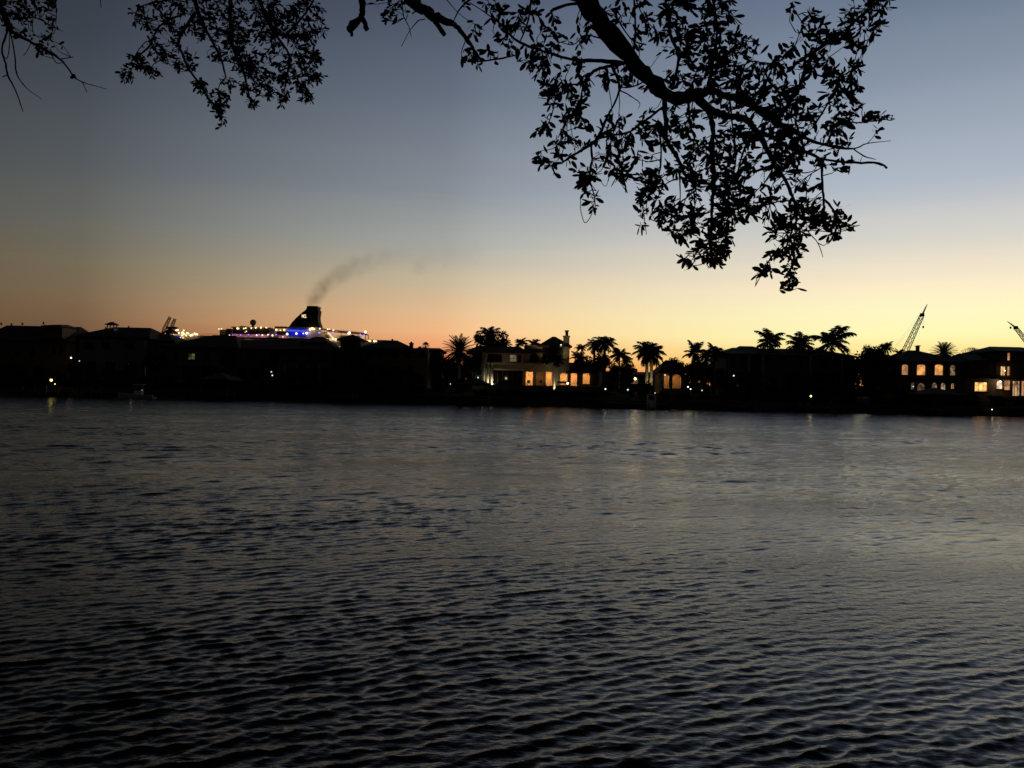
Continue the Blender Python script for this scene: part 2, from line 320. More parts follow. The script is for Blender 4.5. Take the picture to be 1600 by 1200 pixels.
# ------------------------------------------------------------------ overhanging oak
def make_oak():
    root = empty('oak_tree', (-2.2, -2.6, 1.35), 'dark leafy oak overhanging the water from above the viewer', 'tree')
    tr = MB(); tr.tube([(-2.2, -2.6, 1.25), (-2.2, -2.6, 1.6), (-2.15, -2.5, 2.6), (-2.0, -2.2, 3.7), (-1.85, -1.8, 4.6)], [.48, .36, .31, .28, .26], 14)
    tr.build('trunk', BARK, root)
    YM, YL = 4.0, 6.6
    guides = []
    def limb(name, pts, w, Y=YM, start=None, n=8, guide=True):
        """pts in pixels of the photograph, w = widths in pixels"""
        if not hasattr(w, '__len__'): w = [w*(1-.7*i/(len(pts)-1)) for i in range(len(pts))]
        ws = [P(p[0], p[1], (p[2] if len(p) > 2 else Y)) for p in pts]
        rs_ = [max(.0012, a*.5*(q.y)/F) for a, q in zip(w, ws)]
        if start: ws = [Vector(s[:3]) for s in start]+ws; rs_ = [s[3] for s in start]+rs_
        # catmull-rom smoothing with knobbly wobble
        P2, R2 = [], []
        for i in range(len(ws)-1):
            p0, p1, p2, p3 = ws[max(i-1, 0)], ws[i], ws[i+1], ws[min(i+2, len(ws)-1)]
            for k in range(4):
                t = k/4; q = .5*((2*p1)+(p2-p0)*t+(2*p0-5*p1+4*p2-p3)*t*t+(3*p1-p0-3*p2+p3)*t**3)
                rr = rs_[i]*(1-t)+rs_[i+1]*t
                P2.append(q+Vector((rnd.uniform(-1, 1), rnd.uniform(-1, 1), rnd.uniform(-1, 1)))*rr*.30); R2.append(rr*rnd.uniform(.80, 1.16))
        P2.append(ws[-1]); R2.append(rs_[-1])
        if guide: guides.extend(zip(P2[::1], R2))
        b = name if isinstance(name, MB) else MB(); b.tube(P2, R2, n)
        if not isinstance(name, MB): b.build(name, BARK, root)
    crotch = (-1.85, -1.8, 4.6, .22)
    # the limbs whose wood shows
    limb('limb', [(860,-90,3.6),(915,0,3.8),(950,45,4),(985,90,4),(1015,125,4),(1050,150,4),(1085,150,4.05)], [29,30,29,27,24,21,18], start=[crotch, (-1.2,-.2,5.2,.14), (-.2,1.9,5.6,.075)], n=12)
    limb('limb', [(600,-70,3.3),(639,0,3.6),(664,16,3.7),(677,25,3.8),(700,34,3.8),(713,40,3.9),(725,56,3.9),(738,74,4),(749,90,4)], [15,14,15,17,10,8,7,6,4], start=[crotch, (-1.5,.2,5.0,.07)], n=9)
    limb('limb', [(545,-90,3.0),(565,-5,3.2),(567,18,3.2),(564,30,3.2)], [11,10,11,9], start=[crotch, (-1.7,.2,5.0,.05)], n=9, guide=False)
    limb('limb', [(300,-80,6.4),(305,0,6.5),(315,34,6.6),(333,67,6.6),(346,94,6.6),(353,121,6.6)], [10,7,6,5,4,2], start=[crotch, (-2.4,1.2,5.6,.10), (-2.7,3.6,6.4,.06)], n=9)
    limb('limb', [(-60,-60,4.9),(0,10,5),(10,35,5),(14,47,5)], [12,9,10,7], start=[crotch, (-3.0,.8,5.4,.08)], n=9)
    br = MB()
    limb(br, [(562,30,3.2),(549,43,3.2),(545,47,3.2)], [9,14,10]); limb(br, [(549,43,3.2),(549,56,3.2)], [8,5]); limb(br, [(566,28,3.2),(574,47,3.2)], [8,8])
    limb(br, [(677,27,3.8),(695,55,3.8)], [9,7])
    main = [
     ([(1080,148),(1112,172),(1140,182),(1171,189),(1199,234),(1211,258),(1227,281),(1238,308),(1245,326),(1244,346),(1236,364),(1229,386)], [15,13,11,11,9,8,6,5,4,4,3,2]),
     ([(1229,386),(1236,405),(1236,422),(1233,450)], [2,2,2,1]), ([(1229,386),(1208,398),(1196,418),(1186,436)], [3,3,2,1]),
     ([(1038,140),(1040,180),(1041,215),(1050,234),(1058,246),(1067,267),(1077,280),(1088,296)], [9,8,8,7,7,5,4,3]),
     ([(1088,156),(1108,176),(1114,200),(1113,240),(1117,276),(1113,310),(1112,344),(1110,377),(1112,412)], [12,9,8,8,7,6,5,4,2]),
     ([(1080,150),(1101,142),(1129,147),(1165,161),(1207,183),(1227,170),(1237,153),(1248,136),(1261,106),(1271,83),(1292,68),(1314,60),(1335,34),(1367,6),(1400,-30)], [18,16,13,12,11,9,8,7,7,6,6,5,5,4,3]),
     ([(1207,185),(1250,212),(1292,227),(1333,232),(1355,224),(1392,220)], [9,6,4,3,1.5,1]), ([(1333,232),(1350,244),(1369,249)], [2,2,1]),
     ([(1199,210),(1230,228),(1265,240),(1287,249),(1335,254),(1373,255),(1386,263)], [8,6,5,4,4,4,3]),
     ([(1292,227),(1309,191),(1339,192),(1377,187),(1392,188)], [4,3,2,2,1.5]),
     ([(1284,246),(1285,285),(1287,310),(1287,328),(1283,344),(1270,356)], [4,4,4,4,3,2]),
     ([(1287,310),(1303,330),(1306,348),(1305,364),(1292,382)], [3,4,4,3,1]), ([(1305,364),(1270,360),(1240,366)], [1.5,1.5,1.5]),
     ([(1262,362),(1278,380),(1286,402)], [2,1.5,1]),
     ([(975,100),(940,95),(900,94),(870,86),(840,77),(812,66),(797,54),(779,36),(756,18),(734,4)], [7,6,5,5,4,4,3,2,2,1.5]),
     ([(970,100),(948,104),(928,112),(912,128),(900,132),(880,132),(870,144)], [6,5,5,4,3,3,2]),
     ([(955,100),(963,118),(966,128),(968,140),(958,166),(948,184),(933,217),(906,236),(887,248),(877,256)], [6,5,4,4,3,4,5,4,4,2]),
     ([(948,104),(950,130),(955,160),(957,182)], [2,1.5,1.5,1]), ([(968,141),(980,147),(999,160),(997,170)], [2,2,1.5,1]), ([(966,130),(968,160),(966,190)], [2,1.5,1]),
     ([(1038,165),(1020,180),(1005,190),(985,205),(955,212),(933,217)], [5,4,4,4,4,4]),
     ([(1006,128),(990,135),(975,137)], [3,2,1]),
     ([(923,222),(925,248),(922,267),(923,286),(929,307),(930,328)], [4,4,4,3,2,1.5]),
     ([(930,272),(945,291),(950,283)], [1.2,1,.8]), ([(968,284),(979,300)], [1,.8]),
     ([(1029,190),(1033,238),(1027,280),(1004,307),(1006,334),(1010,367)], [4,3,3,2,1.5,1]),
     ([(1061,265),(1040,273),(1029,282)], [3,2.5,2]), ([(1060,279),(1042,286),(1033,298),(1023,319),(1015,342)], [3,2,2,1.5,1.2]),
     ([(1088,296),(1075,307),(1058,319),(1031,334)], [3,3,2.5,2]), ([(1062,270),(1063,310),(1061,345)], [3,1.5,1.2]),
     ([(1112,330),(1090,338),(1069,353),(1050,369)], [3,3,2,2]), ([(1111,395),(1098,412),(1082,415),(1068,414)], [2,1.5,1.2,1]),
     ([(1239,313),(1215,315),(1190,322),(1165,322),(1140,332)], [3,2.5,2.5,2,3]), ([(1210,258),(1195,285),(1180,300),(1165,322)], [3,2,2,2]),
     ([(1192,222),(1190,245),(1175,262)], [2,1.5,1]), ([(1290,258),(1262,275),(1245,290)], [2,2,1]),
     ([(749,90),(749,96),(785,91),(812,84)], [4,3,3,2]), ([(664,30),(653,33),(639,50),(627,73)], [2,1.6,1.3,1]), ([(660,14),(650,17),(644,22)], [5,3,2]),
     ([(628,-10),(630,22),(638,40),(643,58)], [2.5,2,1.5,1]), ([(690,-10),(718,22),(742,38)], [1.5,1.2,1]), ([(708,34),(722,10),(760,-20)], [2,3,4]),
     ([(860,18),(885,8),(915,6)], [5,4,5]), ([(812,66),(826,30),(830,-10)], [2,3,3]), ([(990,-10),(993,40),(990,80)], [3,3,4]), ([(990,-10),(1005,25),(1022,45)], [2,1.5,1]),
     ([(1050,140),(1060,90),(1045,40),(1060,-20)], [6,5,5,4]), ([(1105,140),(1115,90),(1120,40),(1110,-20)], [6,5,4,4]), ([(1120,95),(1160,70),(1175,55)], [3,2,1.5]),
     ([(1150,150),(1165,100),(1195,98),(1215,98),(1240,75)], [5,3,2,2,3]), ([(1261,106),(1280,118),(1310,120),(1330,110)], [3,3,2,2]), ([(1310,120),(1300,150),(1270,200)], [2,3,3]),
     ([(1314,62),(1345,66),(1365,56)], [2,2,1]), ([(1292,68),(1265,52),(1250,30),(1235,5)], [2,2,2,1]), ([(1275,55),(1243,50)], [2,1]), ([(1280,65),(1310,115)], [1,1]),
     ([(1250,212),(1240,250),(1255,270),(1285,262)], [4,3,2,1]), ([(960,20),(985,60),(1010,70)], [3,2,2]), ([(940,60),(915,55),(895,70),(870,64)], [3,2,2,1]),
     ([(912,128),(905,160),(885,190),(872,215)], [3,3,3,2]), ([(885,190),(870,228),(845,236)], [2,1.5,1]), ([(885,205),(878,240),(865,256)], [2,1.5,1]), ([(870,144),(862,180),(850,205)], [2,2,1.5]),
     ([(1140,150),(1145,200),(1150,250),(1138,300)], [4,3,3,2]), ([(1075,160),(1080,200),(1095,240)], [4,3,2]), ([(1180,195),(1160,240),(1150,280)], [4,3,2])]
    for pts, w in main: limb(br, pts, w, n=6)
    left = [([(360,-20,6.6),(362,60,6.6),(382,117,6.6),(386,135,6.6),(391,157,6.6),(393,172,6.6)], [6,5,5,3,2,1]), ([(353,121),(344,130),(340,145)], [2,1.5,1]),
     ([(400,-20),(416,29),(434,58),(452,85),(450,108),(446,130),(444,150)], [8,6,5,4,3,2,1]), ([(346,94),(370,100),(385,118)], [2,2,1.5]),
     ([(305,20),(280,60),(285,85),(292,102),(301,117),(315,135),(326,155),(340,170),(346,180),(346,198)], [5,4,4,4,4,4,4,3,2,1]),
     ([(290,20),(250,40),(235,70),(215,90),(205,110)], [4,3,3,2,1]), ([(240,75),(228,65),(205,95)], [2,1.5,1]), ([(260,90),(240,100),(238,110)], [2,1.5,1]),
     ([(260,0),(220,10),(210,28)], [3,2,1]), ([(440,60),(470,30),(490,0)], [4,3,3]), ([(452,85),(480,90),(500,95)], [3,2,1]), ([(450,60),(480,50),(502,45)], [3,2,1]),
     ([(446,120),(470,120),(490,118)], [2,2,1]), ([(460,120),(478,140),(482,155)], [2,2,1]), ([(391,140),(410,150),(428,145)], [2,1.5,1]), ([(355,125),(372,130),(385,138)], [1.5,1.5,1])]
    for pts, w in left: limb(br, pts, w, Y=YL, n=6)
    fl = [([(14,47),(28,54),(52,68),(75,80),(98,96),(115,119),(131,129),(166,139)], [6,6,5,6,3,3,1.5,1]), ([(128,127),(136,144)], [1.5,1]), ([(95,92),(115,89)], [1.5,1.2]), ([(80,85),(88,98),(98,98)], [1.5,1.5,1]),
     ([(12,47),(3,77),(9,100),(12,117),(26,145),(36,175)], [3,3,3,2.5,2,1.2]), ([(16,49),(23,84),(26,114),(40,136),(65,155)], [2.5,2,2,1.5,1]), ([(15,49),(14,80),(10,92),(5,85)], [1.5,1.3,1.2,1]),
     ([(12,117),(4,120)], [2,1.5]), ([(20,30),(55,28),(75,38),(98,49)], [3,2,1.5,1]), ([(85,-10),(88,20),(87,38)], [2,1.5,1]), ([(50,30),(52,50),(62,60)], [1.5,1.2,1]), ([(48,68),(42,80),(37,87)], [1.2,1,1]), ([(156,-10),(158,12)], [1.5,1])]
    for pts, w in fl: limb(br, pts, w, Y=5.0, n=6)
    br.sphere(P(115, 119, 5), .014, 8); br.sphere(P(112, 121, 5), .010, 8)
    # leaf clusters: (x, y, radius, number) in photograph pixels
    blobs = [(770,25,22,5),(760,0,26,6),(745,60,0,1),(735,90,12,4),(737,100,8,3),(735,52,4,1),(775,85,14,3),(800,70,18,6),(815,45,16,5),(830,20,18,6),(800,15,14,3),(825,90,16,4),(850,60,20,6),(860,40,14,3),(845,98,14,5),(880,80,20,6),
     (900,60,16,4),(910,35,10,3),(890,110,20,7),(860,125,20,6),(850,145,14,4),(880,145,20,6),(905,165,16,6),(920,145,12,4),(880,175,16,6),(855,170,10,2),(845,195,10,3),(860,205,10,3),(885,205,14,4),(905,210,10,3),(930,120,14,4),(965,118,14,6),(985,130,8,2),(1015,140,6,2),
     (910,225,10,3),(865,235,10,4),(850,255,9,3),(860,270,6,2),(882,250,8,2),(840,240,4,1),(905,268,10,4),(913,282,14,7),(905,300,5,2),(930,325,6,2),(934,308,5,1),
     (940,205,14,6),(950,225,16,6),(955,250,14,5),(970,265,14,6),(985,268,14,6),(985,240,16,7),(1000,220,14,5),(965,200,14,5),(1005,195,14,5),(1010,250,12,3),(1020,210,16,5),(940,255,6,2),
     (1000,20,18,5),(985,45,12,3),(965,10,16,4),(1010,60,18,6),(1030,30,22,10),(1055,15,22,10),(1060,60,20,8),(1085,30,24,12),(1095,75,26,13),(1065,100,22,10),(1120,20,26,12),(1125,60,24,12),(1110,110,24,14),(1140,100,26,13),(1160,120,20,9),(1090,130,16,7),(1050,120,12,5),
     (1145,25,12,4),(1150,65,12,3),(1175,75,6,2),(1180,98,8,3),(1218,95,8,4),(1235,78,8,4),(1230,105,6,2),(1140,140,22,12),(1175,140,22,12),(1205,120,16,9),(1210,150,18,9),(1190,165,20,9),
     (1275,45,14,6),(1268,22,8,3),(1245,50,5,1),(1240,10,6,2),(1262,60,8,2),(1255,88,12,5),(1255,102,8,3),(1300,60,14,4),(1290,55,10,3),(1320,50,16,6),(1340,30,16,7),(1360,10,16,7),(1345,68,12,6),(1365,35,10,3),(1325,72,6,2),(1385,4,12,3),(1325,5,10,3),(1310,38,4,1),(1290,25,6,1),
     (1285,105,10,4),(1310,110,16,6),(1335,105,10,4),(1295,130,14,6),(1320,135,12,5),(1340,135,8,3),(1285,85,8,2),(1345,155,8,2),(1310,150,12,4),(1255,140,12,5),(1240,165,16,8),(1265,175,12,5),(1250,190,16,8),(1325,165,14,5),(1305,185,16,6),(1320,195,12,4),(1372,188,8,4),(1355,180,4,2),(1375,198,3,1),(1290,205,14,6),(1320,210,10,3),
     (1220,185,18,9),(1200,205,18,9),(1230,215,20,10),(1260,225,20,9),(1180,200,16,6),(1215,240,18,9),(1240,250,20,9),(1275,245,12,4),(1305,245,12,4),(1320,258,8,2),(1300,225,10,3),
     (1060,175,14,6),(1060,200,18,8),(1035,225,14,5),(1075,215,18,7),(1090,190,16,7),(1085,240,18,7),(1050,260,8,2),(1125,190,18,7),(1135,215,18,7),(1100,225,14,5),(1130,245,18,7),(1155,225,16,7),(1160,200,14,5),(1150,260,16,7),(1165,245,12,4),
     (1020,262,8,3),(1012,270,6,2),(1018,290,14,7),(1008,302,12,7),(1025,300,10,4),(1000,308,8,3),(1010,335,8,3),(1005,350,6,1),(1040,335,14,7),(1050,322,10,4),(1060,325,8,3),(1030,345,6,2),
     (1075,262,10,4),(1080,278,10,5),(1092,290,12,6),(1085,305,8,3),(1100,270,10,4),(1075,350,12,6),(1065,365,12,5),(1055,358,10,3),(1085,365,8,3),(1095,335,10,4),(1085,330,8,2),
     (1115,260,16,6),(1130,280,16,9),(1145,290,14,8),(1125,305,14,7),(1150,310,14,7),(1170,300,8,3),(1160,325,14,7),(1140,335,14,6),(1120,345,14,6),(1105,360,14,6),(1120,375,14,7),(1135,350,12,5),(1135,365,12,5),(1110,395,14,7),(1095,385,10,4),(1080,390,8,3),(1125,400,8,3),(1138,372,8,3),(1115,415,8,4),(1075,412,8,3),(1140,390,4,1),
     (1185,320,12,5),(1175,335,10,3),(1200,310,10,4),(1210,300,8,3),(1155,345,10,2),(1195,262,8,2),(1180,270,5,1),(1195,290,6,2),(1225,260,10,5),(1245,272,10,4),(1265,290,8,3),(1250,295,8,3),(1255,312,8,2),
     (1235,330,10,4),(1220,335,12,6),(1210,345,10,5),(1225,355,10,4),(1255,330,14,6),(1270,345,14,7),(1290,345,12,5),(1255,350,12,5),(1245,365,10,3),(1310,350,14,7),(1325,352,8,5),(1315,335,8,3),(1275,355,10,4),(1205,362,8,3),(1198,350,6,2),(1235,375,10,4),(1250,385,8,3),(1260,392,5,1),(1300,375,5,2),(1270,325,8,2),(1240,310,8,2),
     (1225,395,8,4),(1210,402,8,4),(1235,402,8,3),(1200,415,8,4),(1190,430,6,3),(1190,422,5,2),(1236,420,6,3),(1234,435,6,3),(1236,450,8,5),(1240,412,5,2),
     (605,25,6,4),(615,5,8,3),(580,5,4,1),(634,15,3,1)]
    blobsL = [(215,30,12,4),(235,10,16,6),(205,20,6,2),(265,15,22,12),(300,10,22,13),(335,10,22,13),(370,10,22,13),(410,10,26,18),(450,10,26,20),(480,15,16,8),(280,45,18,10),(310,40,14,8),(345,40,18,10),(380,40,20,12),(415,40,20,14),(450,40,22,18),(480,50,14,8),(500,50,8,4),(500,20,8,4),
     (245,55,12,5),(230,45,8,3),(250,80,14,8),(225,85,10,4),(208,92,8,3),(270,85,14,7),(275,105,6,4),(215,100,10,5),(195,120,8,4),(205,125,6,2),(225,108,8,3),(242,115,7,3),(295,90,8,4),(300,105,8,3),(310,130,8,4),(318,140,6,3),(335,160,8,6),(345,170,10,7),(350,155,8,4),(362,158,5,2),(345,178,6,3),(346,194,5,2),
     (360,75,16,10),(335,90,8,4),(375,90,14,8),(380,105,12,8),(400,95,14,9),(355,135,8,3),(340,140,6,2),(300,60,14,2),(318,60,10,2),(345,60,16,7),(370,60,16,8),(395,65,16,8),(425,75,14,6),(440,95,12,5),(405,120,16,9),(425,110,14,7),(445,120,14,9),(465,100,14,10),(480,80,14,9),(485,105,10,6),(470,60,16,12),(495,90,8,4),(502,95,4,2),
     (385,138,8,4),(365,132,6,2),(392,160,8,4),(410,130,8,4),(425,145,8,4),(442,150,10,6),(445,160,6,3),(465,130,12,7),(485,120,10,6),(498,118,6,4),(468,150,8,3),(482,155,8,4),(475,140,6,3),(400,145,6,2)]
    blobsF = [(25,12,22,12),(45,8,18,9),(5,20,10,5),(65,5,14,6),(35,22,14,7),(20,40,8,3),(72,15,6,3),(75,38,8,3),(60,55,8,2),(76,58,5,2),(58,78,7,5),(68,75,7,5),(82,70,3,1),(80,8,5,2),(25,55,6,2),(40,55,5,1)]
    gp = np.array([tuple(g[0]) for g in guides])
    lf = MB()
    def leaf(base, d, L):
        d = d.normalized(); side = d.cross(Vector((rnd.uniform(-1, 1), rnd.uniform(-1, 1), rnd.uniform(-.5, 1)))).normalized()
        w = L*rnd.uniform(.14, .21); nrmv = d.cross(side)
        pr = [(0, .02), (.12, .12), (.3, .65), (.55, 1), (.8, .85), (.95, .4), (1, 0)]
        curl = rnd.uniform(-.12, .12)*L; vs = []
        for t, k in pr:
            c = base+d*(L*t)+nrmv*(curl*t*t)
            vs += [c-side*w*k, c+side*w*k]
        lf.add(vs, [(2*i, 2*i+1, 2*i+3, 2*i+2) for i in range(len(pr)-1)])
    def cluster(px, py, Y, size):
        c = P(px, py, Y); dd = ((gp-np.array(c))**2).sum(1); j = int(dd.argmin()); g = Vector(gp[j]); dist = math.sqrt(dd[j])
        if dist > .02:
            mid = (g+c)/2+Vector((rnd.uniform(-1, 1), rnd.uniform(-1, 1), rnd.uniform(-1, .4)))*dist*.18
            br.tube([g, mid, c], [.0028, .002, .0013], 4, caps=False)
            dr = (c-g).normalized()
            for t in (.55, .8):
                if rnd.random() < .6: leaf(g+(c-g)*t, dr+Vector((rnd.uniform(-1, 1), rnd.uniform(-.6, .6), rnd.uniform(-1, .6))), size*rnd.uniform(.6, .9))
        else: dr = Vector((rnd.uniform(-1, 1), 0, rnd.uniform(-1, .5))).normalized()
        ax = (dr+Vector((0, 0, -.35))).normalized()
        for k in range(rnd.randint(3, 6)):
            d = ax*rnd.uniform(.2, 1.1)+Vector((rnd.gauss(0, 1), rnd.gauss(0, .8), rnd.gauss(-.25, .8))).normalized()*.85
            leaf(c-ax*rnd.uniform(0, .07), d, size*rnd.uniform(.5, 1.1))
    K = 1.0
    for bl, Y, size, dens, spread in ((blobs, YM, .059, 1.08, 1.28), (blobsL, YL, .058, 1.75, 1.15), (blobsF, 5.0, .046, 1.0, 1.1)):
        for x, y, r, n in bl:
            for i in range(max(1, round(n*dens*K)) if n > 2 else n):
                a = rnd.uniform(0, 6.283); q = r*spread*math.sqrt(rnd.random())
                cluster(x+q*math.cos(a), y+q*math.sin(a), Y+rnd.gauss(0, .10), size)
    # the rest of the crown, above and behind the viewer
    r2 = random.Random(5)
    for s in range(9):
        az = s*.7+.4; tip = Vector((-1.9+3.2*math.cos(az), -2.2+2.6*math.sin(az), 6.6+r2.uniform(-.2, .9)))
        if tip.y > .8: tip.y = .6
        b0 = Vector((-1.85, -1.8, 4.6)); mid = (b0+tip)/2+Vector((0, 0, .4))
        br.tube([b0, mid, tip], [.11, .06, .02], 7)
        for k in range(60):
            c = tip+Vector((r2.gauss(0, .7), r2.gauss(0, .5), r2.gauss(0, .45)))
            if c.y > 1.2: continue
            for q in range(6): leaf(c, Vector((r2.gauss(0, 1), r2.gauss(0, 1), r2.gauss(0, 1))), .065)
    br.build('branch', BARK, root)
    lf.build('leaves', OAKLEAF, root)
make_oak()

def beads(path, Y, r, label, close=True, step=None):
    pts = [P(x, y, Y) for x, y in path]
    if close: pts.append(pts[0])
    b = MB(); step = step or r*2.5; nxt = 0; run = 0
    for i in range(len(pts)-1):
        a, c = pts[i], pts[i+1]; L = (c-a).length
        while nxt <= run+L: b.sphere(a+(c-a)*((nxt-run)/L), r, 6); nxt += step
        run += L
    b.tube(pts, r*.2, 4)
    o = b.build('bead_necklace', mat('bead_plastic', (.03, .025, .035), .3, 0, spec=.5), origin=pts[0])
    tag(o, label, 'bead necklace', 'bead necklaces hanging in the oak')
def smooth(path, n=5):
    o = []; L = len(path)
    for i in range(L):
        p = [Vector(path[(i+j) % L]+(0,)) for j in (-1, 0, 1, 2)]
        for k in range(n):
            t = k/n; q = .5*((2*p[1])+(p[2]-p[0])*t+(2*p[0]-5*p[1]+4*p[2]-p[3])*t*t+(3*p[1]-p[0]-3*p[2]+p[3])*t**3); o.append((q.x, q.y))
    return o
beads(smooth([(917,299),(908,306),(907,318),(908,332),(914,348),(923,338),(927,322),(929,309),(924,303)]), 3.97, .0031, 'long bead necklace hanging alone in a narrow loop below the lowest left twig')
beads(smooth([(889,178),(886,200),(888,216),(896,228),(904,231),(898,222),(893,205),(891,185)]), 3.97, .0028, 'bead necklace draped over the twigs above the lone hanging loop')
beads(smooth([(1104,235),(1106,262),(1108,283),(1112,300),(1120,306),(1128,319),(1131,330),(1125,305),(1126,265),(1120,238)]), 3.9, .0042, 'bead necklace with large beads beside the upright middle branch')
beads(smooth([(1088,296),(1092,312),(1097,322),(1107,330),(1112,318),(1106,300)]), 3.92, .0028, 'small bead necklace sagging left of the upright middle branch')
beads(smooth([(1112,385),(1100,396),(1102,408),(1108,418),(1115,414),(1121,402),(1122,390)]), 3.92, .0032, 'bead necklace around the bottom tip of the middle branch')
beads(smooth([(1210,255),(1196,265),(1194,285),(1198,282),(1206,272),(1213,266)]), 3.92, .0032, 'bead necklace over a slanting twig left of the long drooping branch')
beads(smooth([(1224,366),(1222,384),(1226,396),(1230,384),(1229,368)]), 3.92, .0028, 'bead necklace near the low tip of the long drooping branch')

# ------------------------------------------------------------------ palms and trees
def frond(m, base, az, el, L, droop, nl=18, lw=.05, ll=.55, r=None, flat=.35):
    pts = []; d = Vector((math.cos(az)*math.cos(el), math.sin(az)*math.cos(el), math.sin(el))); p = Vector(base); n = 8
    e = el
    for i in range(n+1):
        pts.append(p.copy()); d = Vector((math.cos(az)*math.cos(e), math.sin(az)*math.cos(e), math.sin(e))); p = p+d*(L/n); e -= droop/n*(.5+i/n)
    m.tube(pts, [.05*L/3*(1-.8*i/n)+.006 for i in range(n+1)], 3, caps=False)
    for i in range(nl):
        t = (.12+.88*i/nl)*n; k = min(int(t), n-1); q = pts[k]+(pts[k+1]-pts[k])*(t-k); dr = (pts[k+1]-pts[k]).normalized()
        sd = dr.cross(Vector((0, 0, 1)));
        if sd.length < .1: sd = Vector((-math.sin(az), math.cos(az), 0))
        sd.normalize(); ln = L*ll*.42*math.sin(math.pi*(.12+.8*(i/nl)))**.6*r.uniform(.8, 1.1)
        for sg in (-1, 1):
            o = (sd*sg+dr*.75+Vector((0, 0, -flat*r.uniform(.3, 1.4)))).normalized()
            w = dr*lw*L/3; a = q-w*.5; b = q+w*.5; tip = q+o*ln; md = q+o*ln*.55+Vector((0, 0, .03))
            m.add([a, b, md+w*.6, tip, md-w*.6], [(0, 1, 2, 3, 4)])
def palm_meshes(seed, kind):
    r = random.Random(seed); m = MB()
    # unit: crown radius about 3 m
    if kind == 'date':
        for i in range(90):
            el = R(82)-R(125)*(i/89)**.8; frond(m, (0, 0, 0), i*2.4, el, 3.0*r.uniform(.88, 1.08), R(46), 26, .075, .36, r, .15)
    elif kind == 'royal':
        for i in range(28):
            el = R(80)-R(112)*(i/27); frond(m, (0, 0, 0), i*2.4+r.uniform(-.2, .2), el, 3.1*r.uniform(.8, 1.08), R(88), 30, .12, .78, r, .8)
    elif kind == 'coconut':
        for i in range(20):
            el = R(80)-R(r.uniform(85, 115))*(i/19); frond(m, (0, 0, 0), i*2.4+r.uniform(-.5, .5), el, 3.2*r.uniform(.65, 1.15), R(r.uniform(62, 100)), 36, .13, .80, r, .85)
    else:   # fan palm
        for i in range(34):
            az = i*2.4; el = R(85)-R(140)*(i/33); d = Vector((math.cos(az)*math.cos(el), math.sin(az)*math.cos(el), math.sin(el)))
            st = d*r.uniform(1.3, 1.7); m.tube([(0, 0, 0), st], .03, 3, caps=False)
            a = d.cross(Vector((0, 0, 1))).normalized(); b = d.cross(a)
            for k in range(15):
                w = R(-115+230*k/14); o = (d*math.cos(w)+a*math.sin(w)); tp = st+o*r.uniform(.95, 1.25)+Vector((0, 0, -.25)); s2 = (d*-math.sin(w)+a*math.cos(w))*.07
                m.add([st, st+o*.6-s2, tp, st+o*.6+s2], [(0, 1, 2, 3)])
    return m.mesh('palm_crown')
PALM = {}
for k in ('date', 'royal', 'coconut', 'fan'):
    PALM[k] = [palm_meshes(11+i*7, k) for i in range(4)]
    for me in PALM[k]: me.materials.append(FROND)
GRP_P = 'palm trees along the far shore'
pc = [0]
def palm(px, py, rpx, Y, kind, label, base=None, lean=0, twin=False, tw=.17, uplit=None, lamp=True):
    c = P(px, py, Y); rad = rpx*Y/F; gz = 2.55 if base is None else base
    bx = c.x+lean; root = empty('palm_tree', (bx, Y, gz), label, 'palm tree', GRP_P)
    pc[0] += 1; offs = [(-.42, 0, 0), (.45, .3, -.5)] if twin else [(0, 0, 0)]
    for ox, oy, oz in offs:
        t = MB(); n = 9; pts = []; rr = []
        for i in range(n+1):
            s = i/n; pts.append((bx+ox+(c.x-bx)*s**1.6, Y+oy, gz+(c.z+oz-gz)*s)); rr.append((tw*(1.35-.6*s) if kind != 'royal' else tw*(1.1+.35*math.sin(s*2.6)-.35*s))*(1+.05*(i % 2)))
        rr[0] *= 1.3; t.tube(pts, rr, 9); t.build('trunk', PBARK, root)
        cr = link('crown', PALM[kind][pc[0] % 4], root); cr.location = Vector((c.x+ox, Y+oy, c.z+oz))-Vector(root.location)
        s = rad/3*(1.02 if not twin else .9); sv = .88+.24*((pc[0]*37) % 10)/10; cr.scale = (s, s, s*sv); cr.rotation_euler = (R(7)*math.sin(pc[0]*2.1), R(9)*math.sin(pc[0]*1.7+1), pc[0]*1.3+ox)
        pc[0] += 1
    return root, c
def tree_mesh(seed, n=2600, leafs=.075, lobes=14):
    r = random.Random(seed); m = MB(); L = []
    for i in range(lobes):
        a = r.uniform(0, 6.28); q = r.uniform(.15, .68); L.append((Vector((math.cos(a)*q, math.sin(a)*q, r.uniform(-.45, .62))), r.uniform(.24, .42)))
    L.append((Vector((0, 0, 0)), .6))
    for i in range(n):
        c, q = r.choice(L); d = Vector((r.gauss(0, 1), r.gauss(0, 1), r.gauss(0, 1))).normalized(); p = c+d*q*r.random()**.35
        a = Vector((r.gauss(0, 1), r.gauss(0, 1), r.gauss(0, 1))).normalized(); b = a.cross(d).normalized() if abs(a.dot(d)) < .95 else Vector((1, 0, 0)); s = leafs*r.uniform(.5, 1.2)
        m.add([p-a*s, p-b*s*.5, p+a*s, p+b*s*.5], [(0, 1, 2, 3)])
    mx = max(abs(v[0]) for v in m.v); mz = max(abs(v[2]) for v in m.v); m.v = [(v[0]/mx, v[1]/mx, v[2]/mz) for v in m.v]
    me = m.mesh('tree_crown'); me.materials.append(LEAF); return me
TREES = [tree_mesh(i, 3000) for i in range(4)]
BUSHM = [tree_mesh(20+i, 1300, .10, 8) for i in range(3)]
tcn = [0]
